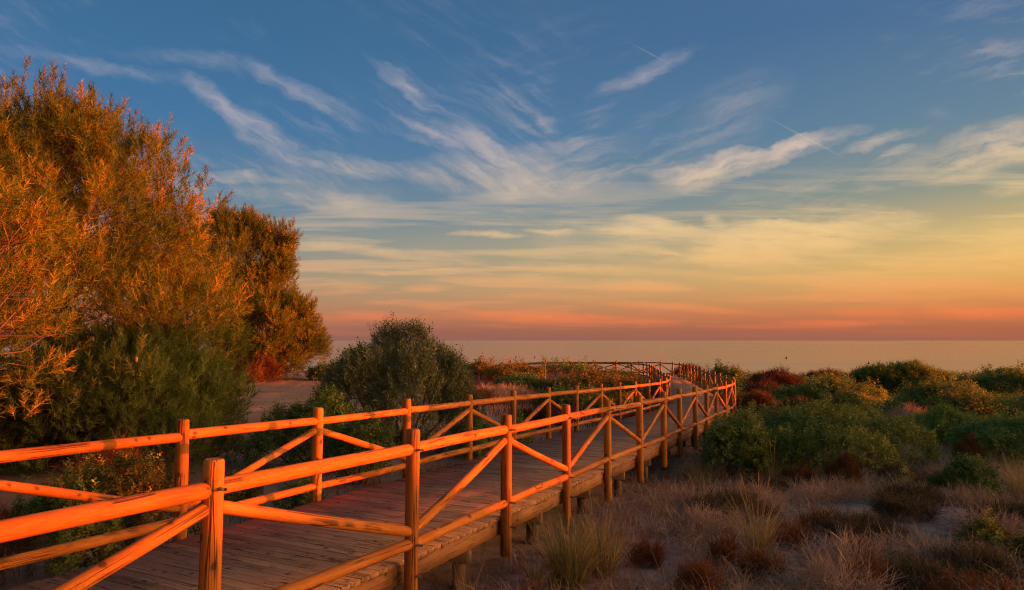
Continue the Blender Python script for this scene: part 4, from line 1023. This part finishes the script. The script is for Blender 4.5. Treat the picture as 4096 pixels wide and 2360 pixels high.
def litter_left():
    g = np.random.default_rng(500); n = 15000
    y = 6 + 22 * g.uniform(0, 1, n) ** 1.4; xr = deck_xz(y)[0] - 2.45
    x = xr - .15 - np.abs(g.normal(0, 1.3, n))
    k = vnoise(np.stack([x, y], -1) * .7, 77) > -.15; x, y = x[k], y[k]; n = len(x)
    pos = np.stack([x, y, ground(x, y) - .01], -1)
    v, f, m = blades(pos, g.uniform(0, 6.28, n), np.abs(g.normal(0, .8, n)), g.uniform(.08, .3, n), .006 * (1 + .05 * y), g.uniform(.2, 2, n), g, 3)
    S = Soup(); S.add(v, f, np.clip(np.repeat(g.normal(.45, .2, n), m), 0, 1))
    o = link('dry_grass', S.mesh('dry_grass', M['rustgrass'])); tag(o, 'thin dry grass and stems on the sand along the far railing', 'dry grass', kind='stuff')
litter_left()
def far_heath():
    g = np.random.default_rng(501); n = 26000
    y = 22 + 40 * g.uniform(0, 1, n) ** 1.2; x = g.uniform(-6, 36, n) * np.clip(y / 45, .5, 1.1)
    xr = np.where(y < 55, deck_xz(y)[0], 99); onw = (x > xr - 2.6) & (x < xr + .15); far = (y > 54) & (x < 13)
    k = ~(onw | far); x, y = x[k], y[k]; n = len(x)
    pos = np.stack([x, y, ground(x, y) - .02], -1)
    v, f, m = blades(pos, g.uniform(0, 6.28, n), np.abs(g.normal(0, .45, n)), g.uniform(.2, .65, n), np.full(n, .022), g.uniform(.1, 1.2, n), g, 3)
    tone = .5 + .35 * vnoise(np.stack([x, y], -1) * .35, 78)
    S = Soup(); S.add(v, f, np.clip(np.repeat(tone + g.normal(0, .15, n), m), 0, 1))
    o = link('undergrowth', S.mesh('undergrowth', M['red'])); tag(o, 'reddish low undergrowth between the shrubs on the far dune', 'undergrowth', kind='stuff')
far_heath()

def green_carpet():
    g = np.random.default_rng(502); n = 15000
    y = 17 + 42 * g.uniform(0, 1, n) ** 1.3; x = deck_xz(np.minimum(y, 54))[0] + .7 + g.uniform(0, 1, n) * (.82 * y - deck_xz(np.minimum(y, 54))[0])
    q = np.stack([x, y], -1); k = (vnoise(q * .3, 91) + .4 * vnoise(q * 1.1, 92) > -.25) & (x < 21 + .5 * (y - 17)); x, y = x[k], y[k]; q = q[k]; n = len(x)
    lump = np.clip(.38 + .3 * vnoise(q * 1.0, 93), .08, .8)
    pos = np.stack([x, y, ground(x, y) + lump * g.uniform(.3, 1.0, n) ** .5], -1)
    dr = norm(g.normal(0, .45, (n, 3)) + np.array([0, 0, 1.0])); S = Soup()
    tone = np.clip(.5 + .3 * vnoise(q * .6, 94) + g.normal(0, .25, n), 0, 1)
    for j, (tv, tf) in enumerate(TPL['leafy']):
        m = np.arange(n) % 3 == j
        v, f = scatter(tv, tf, pos[m], dr[m], (.17 + .006 * y[m]) * g.uniform(.7, 1.4, m.sum()), None, g); S.add(v, f, np.repeat(tone[m], len(tv)))
    o = link('ground_cover', S.mesh('ground_cover', M['mastic'])); tag(o, 'low green ground cover knitting the shrubs right of the boardwalk together', 'ground cover', kind='stuff')
green_carpet()

# pale reed-like stalk plant in front of the flat shrub
def stalk_plant(x, y, ztop):
    z = gz(x, y); root = empty('stalk_plant', (x, y, z), 'pale green stalk plant standing out before the dark flat shrub', 'plant')
    h = ztop - z; S = Soup(); v, f = tube(np.array([(0, 0, 0), (.03, 0, h * .5), (.0, 0, h)]), [.03, .025, .01], 5); S.add(v, f, np.full(len(v), .8))
    link('stem', S.mesh('stem', M['bright']), root)
    for a, t, L in ((.3, .5, .5), (2.6, .62, .55), (1.2, .75, .4), (3.6, .4, .5), (5.2, .3, .45)):
        g = np.random.default_rng(3); S = Soup()
        v, f, m = blades(np.array([[0, 0, h * t]]), np.array([a]), np.array([.5]), np.array([L]), np.array([.07]), np.array([1.2]), g, 4)
        S.add(v, f, np.full(len(v), .9)); link('leaf', S.mesh('leaf', M['bright']), root)
stalk_plant(1.62, 33.8, -1.02)

# ------------------------------------------------------------------ buoys on the sea
def buoy(x, y, s, mat, label):
    root = empty('buoy', (x, y, -8), label, 'buoy', 'buoys on the sea')
    pr = [(0, -.4), (.35, -.38), (.5, -.1), (.5, .2), (.38, .42), (.12, .5), (.1, .8), (0, .82)]
    def lathe(pr):
        seg = 14; v = [(r * math.cos(a), r * math.sin(a), z) for r, z in pr for a in np.arange(seg) / seg * 6.2832]; f = []
        for i in range(len(pr) - 1):
            for j in range(seg):
                a, b = i * seg + j, i * seg + (j + 1) % seg; f += [(a, b, b + seg), (a, b + seg, a + seg)]
        return np.array(v) * s, np.array(f)
    v, f = lathe(pr); link('float', tri_mesh('float', v, f, mat, None, True), root)
    v, f = lathe([(0, .8), (.2, .84), (.2, 1.0), (0, 1.08)]); link('topmark', tri_mesh('topmark', v, f, mat, None, True), root)
buoy(122.5, 306, .9, M['buoy_dark'], 'dark round buoy on the sea, farther out of the dark two')
buoy(122.8, 236, .8, M['buoy_dark'], 'dark round buoy on the sea above the juniper, nearer of the dark two')
buoy(10.8, 321, 1.0, M['buoy_red'], 'red buoy floating clear above the far railing')
buoy(-.5, 251, 1.0, M['buoy_red'], 'red buoy just over the end of the far railing')
